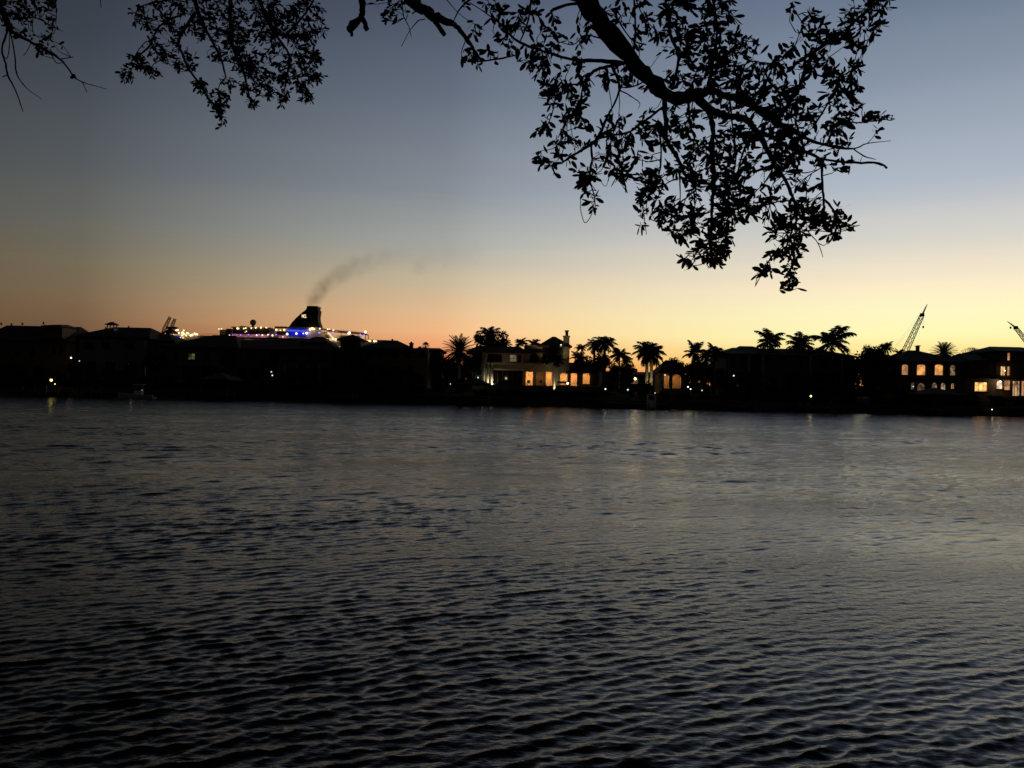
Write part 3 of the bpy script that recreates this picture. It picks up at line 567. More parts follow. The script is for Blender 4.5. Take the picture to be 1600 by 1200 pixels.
def tree(x0, x1, ytop, Y, label, ybot=None, cat='tree', name='leafy_tree', group='broadleaf trees among the far houses'):
    a = P(x0, ytop, Y); b = P(x1, ytop, Y); gz = 2.5 if Y > 147 else 1.9; top = P((x0+x1)/2, ytop, Y).z; cx = (a.x+b.x)/2; w = (b.x-a.x)/2
    zb = gz+(top-gz)*.22 if ybot is None else P((x0+x1)/2, ybot, Y).z
    root = empty(name, (cx, Y, gz), label, cat, group)
    t = MB(); t.tube([(cx, Y, gz-.1), (cx+.1, Y, gz+(zb-gz)*.6), (cx, Y, (zb+top)/2)], [.22, .17, .06], 7)
    for k in range(4):
        az = k*1.6+tcn[0]; t.tube([(cx, Y, gz+(zb-gz)*.7), (cx+math.cos(az)*w*.3, Y+math.sin(az)*w*.3, zb+(top-zb)*.3), (cx+math.cos(az)*w*.6, Y+math.sin(az)*w*.5, zb+(top-zb)*.6)], [.11, .07, .02], 5)
    t.build('trunk', BARK, root)
    cr = link('crown', TREES[tcn[0] % 4], root); cr.location = (0, 0, (zb+top)/2-gz); cr.scale = (w, min(w, 5), (top-zb)/2); cr.rotation_euler.z = tcn[0]*1.1; tcn[0] += 1
    return root
def bush(x0, x1, ytop, Y, label, group='shrubs along the far shore', base=None):
    a = P(x0, ytop, Y); b = P(x1, ytop, Y); gz = base if base is not None else (2.3 if Y > 146 else 1.45); top = P((x0+x1)/2, ytop, Y).z; cx = (a.x+b.x)/2; w = (b.x-a.x)/2
    root = empty('shrub', (cx, Y, gz), label, 'shrub', group)
    t = MB(); t.tube([(cx, Y, gz-.1), (cx, Y, gz+(top-gz)*.5)], [.08, .03], 5); t.build('stem', BARK, root)
    cr = link('foliage', BUSHM[tcn[0] % 3], root); cr.location = (0, 0, (top-gz)*.5); cr.scale = (w, min(w, 1.8), (top-gz)*.56); cr.rotation_euler.z = tcn[0]*.9; tcn[0] += 1

# ------------------------------------------------------------------ houses
class House:
    def __init__(s, name, label, cx, Y, group='waterfront houses on the far shore', cat='house', gz=2.5):
        s.Y = Y; s.gz = gz; s.root = empty(name, (X(cx, Y), Y, gz), label, cat, group)
    def x(s, px): return X(px, s.Y)
    def wall(s, x0, x1, yt, holes=(), dy=0, depth=9, m=STUCCO, yb=None, poly=None):
        """front plate with openings + body behind it"""
        Y = s.Y+dy; X0, X1 = X(x0, Y), X(x1, Y); xm = (x0+x1)/2; zt = Z(xm, yt, Y); zb = s.gz-.3 if yb is None else Z(xm, yb, Y)
        hs = [h[0] for h in holes]
        me = facade_mesh(rect(X0, X1, zb, zt), hs, Y, .3); me.transform(Matrix.Translation(-wloc(s.root)))
        link('wall', me, s.root, m)
        b = MB()
        b.box(X0, X0+.3, Y+.302, Y+depth, zb, zt-.01); b.box(X1-.3, X1, Y+.302, Y+depth, zb, zt-.01); b.box(X0+.302, X1-.302, Y+depth-.3, Y+depth, zb, zt-.01)
        b.box(X0+.302, X1-.302, Y+.31, Y+depth-.31, zt-.35, zt-.02)
        b.build('side_wall', m, s.root)
    def hole(s, x0, x1, y0, y1, dy=0, arched=False, rise=None):
        Y = s.Y+dy; xm = (x0+x1)/2; a, b = X(x0, Y), X(x1, Y); z1, z0 = Z(xm, y0, Y), Z(xm, y1, Y)
        return (arch(a, b, z0, z1, rise) if arched else rect(a, b, z0, z1), (x0, x1, y0, y1, dy, arched, rise))
    def window(s, h, glow=None, mull=2, bars=2, sill=True, label=None):
        poly, (x0, x1, y0, y1, dy, arched, rise) = h; Y = s.Y+dy
        xs = [p[0] for p in poly]; zs = [p[1] for p in poly]; a, b, z0, z1 = min(xs), max(xs), min(zs), max(zs)
        def inset(p, k):
            cx, cz = (a+b)/2, (z0+z1)/2; return [(cx+(q[0]-cx)*(1-2*k/(b-a)), cz+(q[1]-cz)*(1-2*k/(z1-z0))) for q in p]
        me = facade_mesh(poly, [inset(poly, .07)], Y+.14, .09)
        f = MB(); top = z1-(0 if not arched else (rise or min((b-a)/2, z1-z0))*.35)
        for k in range(1, mull): xx = a+(b-a)*k/mull; f.box(xx-.03, xx+.03, Y+.13, Y+.20, z0+.05, top-.05)
        for k in range(1, bars): zz = z0+(z1-z0)*k/bars; f.box(a+.05, b-.05, Y+.125, Y+.205, zz-.025, zz+.025)
        if sill: f.box(a-.12, b+.12, Y-.12, Y-.002, z0-.14, z0-.02)
        me2 = f.mesh('w'); bm = bmesh.new(); bm.from_mesh(me); bm.from_mesh(me2); bm.to_mesh(me); bm.free(); me.transform(Matrix.Translation(-wloc(s.root)))
        w = link('window', me, s.root, FRAME)
        pm = facade_mesh(poly, [], Y+.24, .02); pm.transform(Matrix.Translation(-wloc(s.root))); link('pane', pm, w, glow or GLASS)
        if label: w['label'] = label
        return w
    def roof(s, x0, x1, ye, yp, r0=None, r1=None, dy=0, depth=10, name='roof', m=TILE):
        Y = s.Y+dy; xm = (x0+x1)/2; b = MB()
        b.hip(X(x0, Y), X(x1, Y), Y-.8, Y+depth, Z(xm, ye, Y-.8), Z(xm, yp, Y+depth/2-.4), None if r0 is None else X(r0, Y), None if r1 is None else X(r1, Y))
        # half-round ridge tiles
        return b.build(name, m, s.root)
    def box(s, name, x0, x1, y0, y1, dy=0, d=1, m=STUCCO, parent=None):
        Y = s.Y+dy; xm = (x0+x1)/2; b = MB(); b.box(X(x0, Y), X(x1, Y), Y, Y+d, Z(xm, y1, Y), Z(xm, y0, Y)); return b.build(name, m, parent or s.root)
    def column(s, x, y0, y1, dy=-.6, r=.16, m=TRIM, name='column'):
        Y = s.Y+dy; b = MB(); z0, z1 = Z(x, y1, Y), Z(x, y0, Y); xx = X(x, Y)
        b.tube([(xx, Y, z0), (xx, Y, z0+(z1-z0)*.4), (xx, Y, z1)], [r*1.05, r, r*.85], 10); b.box(xx-r*1.4, xx+r*1.4, Y-r*1.4, Y+r*1.4, z1, z1+.12); b.box(xx-r*1.5, xx+r*1.5, Y-r*1.5, Y+r*1.5, z0-.15, z0)
        return b.build(name, m, s.root)
    def finial(s, x, y, dy=0, h=4):
        Y = s.Y+dy; b = MB(); p = P(x, y, Y); hh = h*Y/F; b.tube([p, p+Vector((0, 0, hh*.5))], [.2, .14], 6); b.sphere(p+Vector((0, 0, hh*.65)), .2, 6); b.tube([p+Vector((0, 0, hh*.7)), p+Vector((0, 0, hh))], [.05, .01], 5)
        return b.build('finial', TRIM, s.root)
    def chimney(s, x0, x1, y0, y1, dy=3, m=STUCCO_TAN, cap=True):
        c = s.box('chimney', x0, x1, y0, y1, dy, 1.3, m)
        if cap: Y = s.Y+dy; b = MB(); z = Z((x0+x1)/2, y0, Y); b.box(X(x0, Y)-.12, X(x1, Y)+.12, Y-.12, Y+1.42, z, z+.18); b.build('chimney_cap', m, s.root)
        return c
    def floor(s, x0, x1, y, dy=-3, d=4, m=CONC):
        Y = s.Y+dy; b = MB(); z = Z((x0+x1)/2, y, s.Y); b.box(X(x0, s.Y), X(x1, s.Y), Y, Y+d, s.gz-1.2, z); return b.build('terrace', m, s.root)
    def glowroom(s, x0, x1, y0, y1, back=3.0, e=12, c=(1, .52, .2), dy=0, n=1, m=None):
        """real recess: back wall, floor, ceiling and a lamp"""
        Y = s.Y+dy; xm = (x0+x1)/2; a, b_ = X(x0, Y), X(x1, Y); z1, z0 = Z(xm, y0, Y), Z(xm, y1, Y); b = MB()
        b.box(a, b_, Y+back, Y+back+.1, z0-.1, z1+.3); b.box(a, b_, Y+.31, Y+back-.01, z0-.2, z0-.02); b.box(a, b_, Y+.31, Y+back-.01, z1+.25, z1+.33)
        b.box(a-.1, a-.002, Y+.31, Y+back, z0-.1, z1+.3); b.box(b_+.002, b_+.1, Y+.31, Y+back, z0-.1, z1+.3)
        b.build('interior', m or STUCCO, s.root)
        for i in range(n):
            lx = a+(b_-a)*(i+.5)/n; l = MB(); l.sphere((lx, Y+back*.5, z1+.1), .09, 8); l.build('ceiling_lamp', WARM, s.root)
            la = bpy.data.lights.new('room_light', 'AREA'); la.energy = e*.30; la.color = (1, .47, .16); la.shape = 'RECTANGLE'; la.size = min(1.0, (b_-a)*.7); la.size_y = .5
            lo = bpy.data.objects.new('room_light', la); col.objects.link(lo); lo.parent = s.root; lo.location = Vector((lx, Y+back*.42, z1-.3))-wloc(s.root); lo.rotation_euler = (R(35), 0, 0)

def lamp_post(px, py, Y, label, m=WHITEL, h=None, r=.10, e=0, c=(1, .8, .55), gz=None, cat='garden lamp', name='garden_lamp', group='small lamps along the far shore'):
    p = P(px, py, Y); g = gz if gz is not None else (2.5 if Y > 147 else (1.4 if Y < 145 else 2.1)); g = min(g, p.z-.25)
    root = empty(name, (p.x, Y, g), label, cat, group)
    b = MB(); b.tube([(p.x, Y, g), (p.x, Y, p.z-r)], .035, 6); b.tube([(p.x, Y, g), (p.x, Y, g+.06)], .09, 8); b.tube([(p.x, Y, p.z+r*.9), (p.x, Y, p.z+r*1.3)], [r*1.3, r*.3], 8); b.build('post', METAL, root)
    l = MB(); l.sphere(p, r, 8); l.build('lamp_head', m, root)
    if e: point_light('lamp_light', p+Vector((0, -.25, .15)), e, c, .08, root)

# --- A: far left, flat ridged roof with finials
h = House('villa', 'large tan villa at the left edge with flat-topped roof and finials', 45, 152)
ho = [h.hole(80, 86, 540, 552), h.hole(92, 97, 540, 552), h.hole(20, 30, 540, 556), h.hole(45, 54, 540, 556), h.hole(15, 35, 572, 590, arched=True), h.hole(50, 70, 572, 590, arched=True)]
h.wall(-30, 104, 531, ho, m=STUCCO_TAN, depth=12)
for q in ho: h.window(q)
h.roof(-34, 112, 531, 509, -25, 96, depth=14)
h.box('parapet', 67, 96, 508, 528, dy=-1, d=5, m=STUCCO_TAN); h.roof(66, 97, 509, 507, 72, 92, dy=-1, depth=6)
for x, y in ((2, 508), (18, 509), (35, 508), (68, 507), (95, 511)): h.finial(x, y, dy=2 if x < 60 else 1)
# --- B: hip roof with cupola
h = House('villa', 'broad hip-roofed villa topped by a small open cupola', 180, 155)
ho = [h.hole(130, 145, 535, 545), h.hole(158, 172, 535, 545), h.hole(196, 210, 535, 545), h.hole(135, 150, 565, 592), h.hole(165, 180, 565, 592), h.hole(195, 215, 565, 592, arched=True)]
h.wall(122, 225, 524, ho, m=STUCCO_GREY, depth=12)
for q in ho: h.window(q)
h.roof(112, 236, 526, 511, 150, 210, depth=14)
h.wall(223, 262, 531, [h.hole(240, 250, 560, 575, dy=2)], dy=2, m=STUCCO_GREY); h.roof(218, 275, 532, 521, 235, 245, dy=2, depth=11, name='roof')
cp = MB(); Yc = 159
for sx in (-1, 1):
    for sy in (-1, 1):
        q = P(175+sx*5, 514, Yc); cp.box(q.x-.09, q.x+.09, Yc+sy*.6-.09, Yc+sy*.6+.09, q.z-.6, q.z+.95)
q = P(175, 513, Yc); cp.box(q.x-.85, q.x+.85, Yc-.85, Yc+.85, q.z-.9, q.z-.1)
cu = cp.build('cupola', TRIM, h.root)
rf = MB(); q = P(175, 507, Yc); rf.hip(q.x-.98, q.x+.98, Yc-.98, Yc+.98, q.z, q.z+.5, q.x-.25, q.x+.25, .12); rf.build('cupola_roof', TILE, h.root)
h.finial(201, 512, dy=6, h=2); h.finial(165, 514, dy=3, h=2)
wl = MB(); wl.sphere(P(228, 537, 156.7), .16, 8); wl.build('wall_lamp', WHITEL, h.root); point_light('wall_light', P(229, 538, 156.4), 5, (1, .85, .7), .08, h.root)
# pavilion in front of the ship's bow
h = House('pavilion', 'small open pavilion roof standing before the far white ship lights', 263, 165, cat='pavilion')
h.roof(256, 270.5, 518.5, 513.5, 261, 265, depth=2.2)
for x in (258.5, 268): h.column(x, 518.8, 590, dy=-.3, r=.12); h.column(x, 518.8, 590, dy=1.4, r=.12)
h.box('floor', 255, 271, 590, 592, d=2)
# --- C
h = House('villa', 'dark two-storey villa with one yellow window lit upstairs', 300, 153)
ho = [h.hole(271, 279, 552, 561), h.hole(293, 304, 552, 562), h.hole(318, 326, 551, 562), h.hole(284, 311, 573, 591, dy=0), h.hole(315, 329, 573, 591)]
h.wall(262, 345, 541, ho, m=STUCCO_GREY, depth=12)
h.window(ho[0]); h.window(ho[1], emis('yellow_room', (.8, .72, .3), .08, .8, 1.6), label='window glowing dull yellow'); h.window(ho[2]); h.window(ho[3], mull=4); h.window(ho[4], mull=3)
for x in (283, 313, 330): h.column(x, 570, 592, dy=-2)
h.roof(252, 375, 542, 523, 310, 345, depth=16)
h.box('balcony', 280, 334, 567, 571, dy=-2.6, d=2.59, m=STUCCO_GREY)
# --- D
h = House('villa', 'long dark villa under the ship with low roof and arched ground floor', 430, 154)
ho = [h.hole(358, 368, 552, 562), h.hole(385, 395, 552, 562), h.hole(420, 436, 550, 564), h.hole(450, 458, 552, 564), h.hole(482, 490, 552, 564), h.hole(500, 512, 552, 564)]+[h.hole(x, x+12, 574, 592, arched=True) for x in (372, 392, 448, 466, 484, 502)]
h.wall(345, 522, 544, ho, m=STUCCO_TAN, depth=12)
for q in ho: h.window(q)
h.roof(338, 530, 545, 532, 365, 500, depth=14)
h.roof(470, 512, 534, 526, 485, 498, dy=5, depth=8); h.box('gable', 474, 508, 533, 546, dy=6, d=5, m=STUCCO_TAN)
for x in (445, 463, 481, 499): h.column(x, 570, 592, dy=-2)
# --- E tower with pyramid roof
h = House('house_tower', 'square tower with pyramid roof and white lamp at its peak', 545, 156, cat='tower')
ho = [h.hole(537, 542, 536, 545), h.hole(549, 554, 536, 545)]
h.wall(531, 563, 529, ho, m=STUCCO_TAN, depth=4.4); [h.window(q) for q in ho]
h.roof(526, 568, 530, 522.5, 546, 547, depth=5.2)
# --- F
h = House('villa', 'dark villa with wide low hip roof and one stubby chimney', 610, 152)
ho = [h.hole(x, x+9, 549, 559) for x in (572, 590, 612, 632, 655)]+[h.hole(x, x+13, 572, 591, arched=True) for x in (570, 590, 612, 634)]
h.wall(562, 668, 543, ho, m=STUCCO_TAN, depth=12); [h.window(q) for q in ho]
h.roof(552, 652, 546, 531.5, 595, 612, depth=14)
h.roof(640, 692, 546, 543.5, 650, 684, dy=3, depth=9); h.chimney(639, 644, 537.5, 548); h.chimney(640.3, 642.6, 533.8, 537.2, cap=False); h.finial(613, 532, dy=6, h=2)
# --- G small roof
h = House('cottage', 'small flat-roofed cottage between dark villa and the spiky date palm', 685, 160)
ho = [h.hole(676, 683, 560, 572)]; h.wall(672, 690, 549, ho, m=STUCCO_TAN, depth=6); h.window(ho[0]); h.roof(669, 692, 549, 546, 673, 688, depth=7)
# --- the lit villa
L = House('villa', 'cream villa with orange-lit ground floor rooms and tall chimney', 840, 150)
L.gz = 2.9
ho = [L.hole(741, 753, 551, 567), L.hole(761.5, 784, 553, 565), L.hole(796, 807, 554, 565.5), L.hole(770, 817, 578.5, 602), L.hole(809, 814, 554, 565.5)]
L.wall(738, 819, 548, ho, depth=9)
L.window(ho[0], mull=3); L.window(ho[1], mull=4); L.window(ho[2], emis('pale_glass', (1, .75, .45), .13, .6, 2), mull=2, label='window with pale lit panes'); L.window(ho[3], mull=6, bars=1, sill=False, label='wide dark sliding glass doors'); L.window(ho[4], mull=1)
ho2 = [L.hole(822, 833, 581, 602.5, dy=.2), L.hole(838, 850.5, 581.5, 602.5, dy=.2), L.hole(853.5, 863, 581, 602.5, dy=.2), L.hole(827, 841, 552, 570, dy=.2, arched=True), L.hole(847, 871, 541.5, 566, dy=.2)]
L.wall(819.3, 873, 539.5, ho2, dy=.2, depth=9)
L.glowroom(821, 834.5, 580.5, 602.5, 3.2, 330, dy=.2, m=STUCCO); L.glowroom(836, 852.3, 580.5, 602.5, 3.2, 40, dy=.2, m=STUCCO_TAN); L.glowroom(853, 864, 580.5, 602.5, 3.2, 300, dy=.2)
L.window(ho2[3], mull=2); L.window(ho2[4], mull=2, bars=2)
ho3 = [L.hole(869, 888, 582, 601.5, dy=0, arched=True, rise=.7)]
L.wall(873.3, 889.5, 537, [(arch(X(874.5, 150), X(888, 150), Z(881, 601.5, 150), Z(881, 583, 150), .7), None)], depth=9)
L.glowroom(874, 889, 582, 601.5, 3, 260, m=STUCCO)
L.wall(889.8, 942, 579, [L.hole(891.5, 902, 582, 603, dy=1, arched=True), L.hole(911, 922, 582, 600, dy=1, arched=True), L.hole(926.5, 935, 583, 602, dy=1, arched=True)], dy=1, depth=8)
L.glowroom(890.5, 904, 582, 603, 3, 260, dy=1); L.glowroom(909, 923, 582, 600, 3, 220, dy=1); L.glowroom(925.5, 936, 583, 602, 3, .5, dy=1, m=STUCCO_TAN)
L.roof(728, 826, 549, 541, 745, 812, depth=11); L.roof(822, 848, 550, 541, 830, 845, dy=.4, depth=10)
L.roof(840, 893, 540, 526, 864, 869, dy=-.2, depth=10); L.roof(884, 950, 581, 567, 889, 915, dy=.6, depth=9)
L.chimney(880, 889, 526, 560, dy=-.6, m=STUCCO); L.chimney(883, 887, 517.5, 524.5, dy=-.3, m=STUCCO_TAN)
L.box('terrace', 738, 945, 602.5, 612, dy=-5, d=5.0, m=CONC)
for x in (756.5, 762.5, 769.5): L.column(x, 568 if x > 760 else 552, 600, dy=-.9, r=.22)
L.column(939, 582, 603, dy=-.2, r=.26)
L.box('balcony', 819.5, 872, 567.5, 571.5, dy=-1.1, d=1.09, m=STUCCO); L.box('cornice', 738, 819, 576, 578, dy=-.35, d=.34, m=TRIM)
sl = MB(); sl.sphere(P(876.5, 539, 149.4), .1, 8); sl.build('spotlight', WHITEL, L.root)
point_light('eave_light', P(877, 541, 148.9), 3, (.9, .9, .85), .06, L.root)
for x, y, e in ((762.5, 600, 45), (769.5, 601, 90), (939, 606, 300), (866, 603, 60)):
    p = P(x, y, 148.3); p.z += .1; point_light('column_uplight', p, e*.7, (1, .85, .55), .05, L.root, spot=R(110), rot=(R(135), 0, 0))
for x in (790, 835, 915): point_light('facade_fill', P(x, 590, 144.5), 28 if x < 900 else 8, (1, .68, .34), .2, L.root, spot=R(120), rot=(R(95), 0, 0))  # warm fill spots added in open air to brighten the facade, no fixtures
# patio furniture on the terrace
def chair(px, py, Y, label):
    p = P(px, py, Y); root = empty('patio_chair', p, label, 'chair', 'furniture on the lit terrace'); b = MB(); x, y, z = p
    b.box(x-.28, x+.28, y-.25, y+.25, z+.4, z+.47); b.build('seat', METAL, root)
    b = MB(); b.box(x-.28, x+.28, y+.22, y+.28, z+.48, z+.95); b.build('backrest', METAL, root)
    for sx in (-.25, .25):
        for sy in (-.22, .22): b = MB(); b.tube([(x+sx, y+sy, z), (x+sx, y+sy, z+.4)], .02, 5); b.build('leg', METAL, root)
chair(826, 602, 148.5, 'dark patio chair before the left orange-lit room of the cream villa')
chair(845, 602, 148.2, 'dark patio chair before the middle dim room of the cream villa')
p = P(877, 602, 147.6); root = empty('patio_table', p, 'low table under a pale cloth before the lit arch of the cream villa', 'table')
b = MB(); b.box(p.x-.8, p.x+.8, p.y-.45, p.y+.45, p.z+.66, p.z+.72); b.build('tabletop', WHITE, root)
b = MB(); b.box(p.x-.83, p.x+.83, p.y-.48, p.y+.48, p.z+.35, p.z+.655); b.build('tablecloth', WHITE, root)
for sx in (-.6, .6): b = MB(); b.tube([(p.x+sx, p.y, p.z), (p.x+sx, p.y, p.z+.35)], .05, 6); b.build('leg', METAL, root)

# --- pavilion with two orange arches
h = House('pool_house', 'low pool house with two orange-lit arches beside the twin palms', 1052, 149)
h.gz = 2.7
h.wall(1032, 1071, 580, [h.hole(1038, 1046, 585, 607, arched=True), h.hole(1051, 1065, 585, 607, arched=True)], m=STUCCO_TAN, depth=6)
h.glowroom(1036.5, 1048, 584.5, 607, 3, 80, m=STUCCO); h.glowroom(1049.5, 1067, 584.5, 607, 3, 120, m=STUCCO_TAN)
h.roof(1028, 1077, 581, 563, 1045, 1058, depth=7.5); h.column(1034, 584, 608, r=.14)
p = MB(); p.sphere(P(1039, 586, 148.7), .07, 8); p.build('wall_lamp', WHITEL, h.root)
# --- dark villa 1130-1330
h = House('villa', 'large dark villa beneath the three tall palms', 1220, 156)
ho = [h.hole(x, x+7, 558, 572) for x in (1142, 1156, 1196, 1222, 1246, 1282, 1304)]+[h.hole(x, x+14, 586, 606, arched=(i % 2 == 0)) for i, x in enumerate((1144, 1170, 1200, 1228, 1256, 1290))]+[h.hole(1175, 1187, 558, 584)]
h.wall(1134, 1326, 553, ho, m=STUCCO_TAN, depth=12); [h.window(q) for q in ho]
h.roof(1126, 1336, 554, 545, 1158, 1300, depth=14); h.roof(1150, 1200, 548, 541, 1163, 1184, dy=4, depth=8)
for x in (1170, 1192, 1266, 1316): h.column(x, 556, 606, dy=-1.2, r=.2)
h.box('balcony', 1140, 1166, 577, 581, dy=-1.4, d=1.39, m=STUCCO_TAN); h.box('balcony', 1274, 1312, 580, 584, dy=-1.4, d=1.39, m=STUCCO_TAN)
# --- R1 arched windows
h = House('villa', 'villa with a row of orange-lit arched windows and a spiky palm behind', 1450, 150)
up = [h.hole(1409.5, 1420, 569, 586, arched=True, rise=.3), h.hole(1433, 1447, 569, 586.5, arched=True, rise=.3), h.hole(1461, 1474.5, 569, 586.5, arched=True, rise=.3), h.hole(1485, 1494, 570, 587, arched=True, rise=.4)]
lo = [h.hole(1424.5, 1430, 597, 609, arched=True), h.hole(1434, 1447, 598, 613, arched=True), h.hole(1457, 1466, 597.5, 614, arched=True), h.hole(1471, 1479, 598, 616, arched=True), h.hole(1487, 1492.5, 598.5, 608, arched=True)]
h.wall(1404, 1504, 564, up+lo, m=STUCCO_TAN, depth=10)
for q, g in zip(up, (ROOMP, ROOMW, ROOMW, emis('side_room', (1, .66, .36), .22, .9, 1.5))): h.window(q, g, mull=1, bars=1, label='orange-lit arched window')
for q, g in zip(lo, (ROOMD, ROOMD, emis('fan_room', (1, .7, .4), .18, .9, 1.6), emis('door_room', (1, .66, .34), .38, .8, 1.6), ROOMP)): h.window(q, g, mull=2, bars=3)
h.box('balcony', 1420, 1500, 590.5, 592.5, dy=-1.6, d=1.59, m=STUCCO_TAN); h.roof(1398, 1512, 565, 548, 1444, 1458, depth=13); h.chimney(1435.3, 1436.5, 541, 556, dy=6, cap=True)
# --- R2
h = House('villa', 'villa at the right edge with bright curtained window and stepped tower', 1560, 150)
ho = [h.hole(1524, 1544, 597, 612), h.hole(1558, 1568, 594, 608, arched=True), h.hole(1570, 1580, 594, 610), h.hole(1583, 1595, 595, 619), h.hole(1597, 1612, 595, 619)]
h.wall(1504.5, 1640, 588, ho, m=STUCCO_TAN, depth=10, dy=0)
cw = h.window(ho[0], ROOMB, mull=3, bars=1, label='bright window with gathered curtains')
h.window(ho[1], emis('entry_room', (1, .75, .5), .8, .6, 1), mull=1, bars=1); h.window(ho[2], ROOMP, mull=1); h.window(ho[3], emis('glass_door_room', (1, .6, .3), .35, .9, 1.4), mull=3, bars=1, sill=False); h.window(ho[4], ROOMP, mull=3, bars=1, sill=False)
tw = [h.hole(1574, 1579, 551, 563.5, dy=.5), h.hole(1564, 1572, 572, 587, dy=.5), h.hole(1574, 1579, 572, 587, dy=.5)]
h.wall(1556, 1640, 548, tw, m=STUCCO_TAN, depth=9, dy=.5, yb=590)
h.window(tw[0], ROOMP, mull=1, bars=3); h.window(tw[1], emis('stair_room', (1, .62, .28), .8, .7, 1.2), mull=2, bars=2); h.window(tw[2], ROOMP, mull=1, bars=2)
h.roof(1552, 1650, 549, 542.5, 1571, 1620, dy=.5, depth=11); h.wall(1516, 1556, 562, [], m=STUCCO_TAN, depth=9, dy=.6, yb=590); h.roof(1508, 1562, 563, 553, 1522, 1556, dy=.3, depth=11)
h.roof(1500, 1646, 590, 587, 1510, 1640, dy=-1.2, depth=3.5, name='porch_roof')
pl = MB(); pl.sphere(P(1563, 596, 149.2), .16, 8); pl.build('wall_lamp', WHITEL, h.root); point_light('porch_light', P(1563, 597, 148.7), 16, (1, .75, .45), .1, h.root)
pl = MB(); pl.sphere(P(1570, 579, 149.9), .08, 8); pl.build('wall_lamp', WARM, h.root)
# background roof at the gap
h = House('villa', 'low distant rooftop seen in the red gap under the twin palms', 1010, 190)
ho = [h.hole(960, 970, 588, 596), h.hole(985, 998, 588, 600, arched=True), h.hole(1030, 1040, 588, 600)]
h.wall(930, 1060, 585, ho, m=STUCCO_TAN, depth=10); [h.window(q, ROOMD if i == 1 else None) for i, q in enumerate(ho)]
h.roof(925, 1068, 586, 581, 950, 1045, depth=12)

# ------------------------------------------------------------------ palms
palm(665, 541, 9, 163, 'fan', 'small fan palm beside the stubby chimney on the dark villa', tw=.15)
palm(656, 545, 6, 161, 'fan', 'tiny low fan palm touching the dark villa roof near its chimney', tw=.12)
palm(718, 550, 30, 147, 'date', 'spiky round date palm left of the cream villa', tw=.3, base=2.3)
palm(765, 526, 22, 158, 'royal', 'tall shaggy palm rising behind the left end of the cream villa', tw=.25)
palm(787, 540, 14, 160, 'royal', 'lower rounded palm right of the tall shaggy one behind the cream villa', tw=.2)
palm(813, 537, 13, 152.8, 'coconut', 'small feathery palm in front of the cream villa roof, left of a similar one', tw=.1, base=2.9)
palm(835, 539, 12.5, 152.5, 'coconut', 'small feathery palm by the cream villa upper arched window', tw=.1, base=2.9)
palm(867, 566, 17, 144.2, 'coconut', 'drooping palm before the orange rooms with its lower trunk brightly lit', tw=.16, base=2.0)
palm(905, 560, 14, 154, 'coconut', 'ragged low palm just right of the tall chimney', lean=.8, tw=.13)
palm(909, 544, 11, 158, 'coconut', 'thin arching palm leaning over the single-storey wing', lean=-.6, tw=.12)
palm(929, 541, 15, 156, 'royal', 'dense rounded palm left half of the big clump right of the wing', tw=.2)
palm(945, 537, 21, 157, 'royal', 'tallest palm of the big clump right of the wing', tw=.24)
palm(940, 563, 16, 153, 'royal', 'low dark palm at the foot of the big clump', tw=.2)
palm(968, 556, 19, 154, 'coconut', 'arching palm at the right side of the big clump', tw=.16)
palm(978, 566, 11, 150, 'coconut', 'slim small palm between the big clump and the twin palms', tw=.1)
palm(1015, 550, 28, 147, 'royal', 'twin-trunked royal palm with both trunks lit from below', tw=.24, twin=True, base=2.3)
palm(1086, 552, 20, 150, 'coconut', 'feathery palm rising right of the pool house', tw=.16)
palm(1117, 551, 18, 151, 'coconut', 'feathery palm beside the left end of the big dark villa', tw=.16)
palm(1102, 556, 14, 149, 'royal', 'dark palm between two feathery ones near the pool house', tw=.16)
palm(1203, 534, 28, 162, 'coconut', 'open feathery palm above the dark villa roof, left of its two companions', tw=.2)
palm(1250, 541, 28, 163, 'royal', 'bushy palm in the middle behind the dark villa roof', tw=.22)
palm(1300, 537, 33, 161, 'coconut', 'large wide-spread palm above the right end of the dark villa', tw=.24)
palm(1275, 556, 14, 159, 'royal', 'low dark palm under the large wide-spread one', tw=.2)
palm(1384, 544, 13, 158, 'coconut', 'curling palm frond top rising out of the dense dark tree by the crane', tw=.14)
palm(1404, 552, 9, 158, 'coconut', 'short palm between the dense tree and the crane boom', tw=.12)
palm(1475, 553, 22, 162, 'date', 'spiky date palm behind the arched-window villa', tw=.3)
palm(1095, 590, 13, 144, 'coconut', 'low palm in front of the dark villa with a faintly lit trunk', tw=.13, base=2.0)
palm(227, 570, 10, 146, 'coconut', 'short palm behind the small white boat, faintly lit', tw=.12, base=2.0)
for x, Y, e in ((1010.5, 145.6, 330), (1017.5, 145.6, 330), (866, 143.3, 260), (1094, 142.8, 8), (230, 145, 16)):
    p = P(x, 606 if x > 300 else 592, Y); g = 2.0
    root = empty('uplight', (p.x, Y, g), {1010.5: 'ground uplight at the left trunk of the twin palms', 1017.5: 'ground uplight at the right trunk of the twin palms', 866: 'ground uplight below the drooping palm before the orange rooms', 1094: 'ground uplight at the low palm before the dark villa', 230: 'ground uplight below the short palm behind the boat'}[x], 'ground light', 'ground uplights at the palms')
    b = MB(); b.tube([(p.x, Y, g), (p.x, Y, g+.16)], [.09, .11], 8); b.build('housing', METAL, root)
    sp_ = point_light('beam', (p.x, Y, g+.3), e*4, (1, .80, .42), .05, root, spot=R(50), rot=(R(180-28), 0, 0))

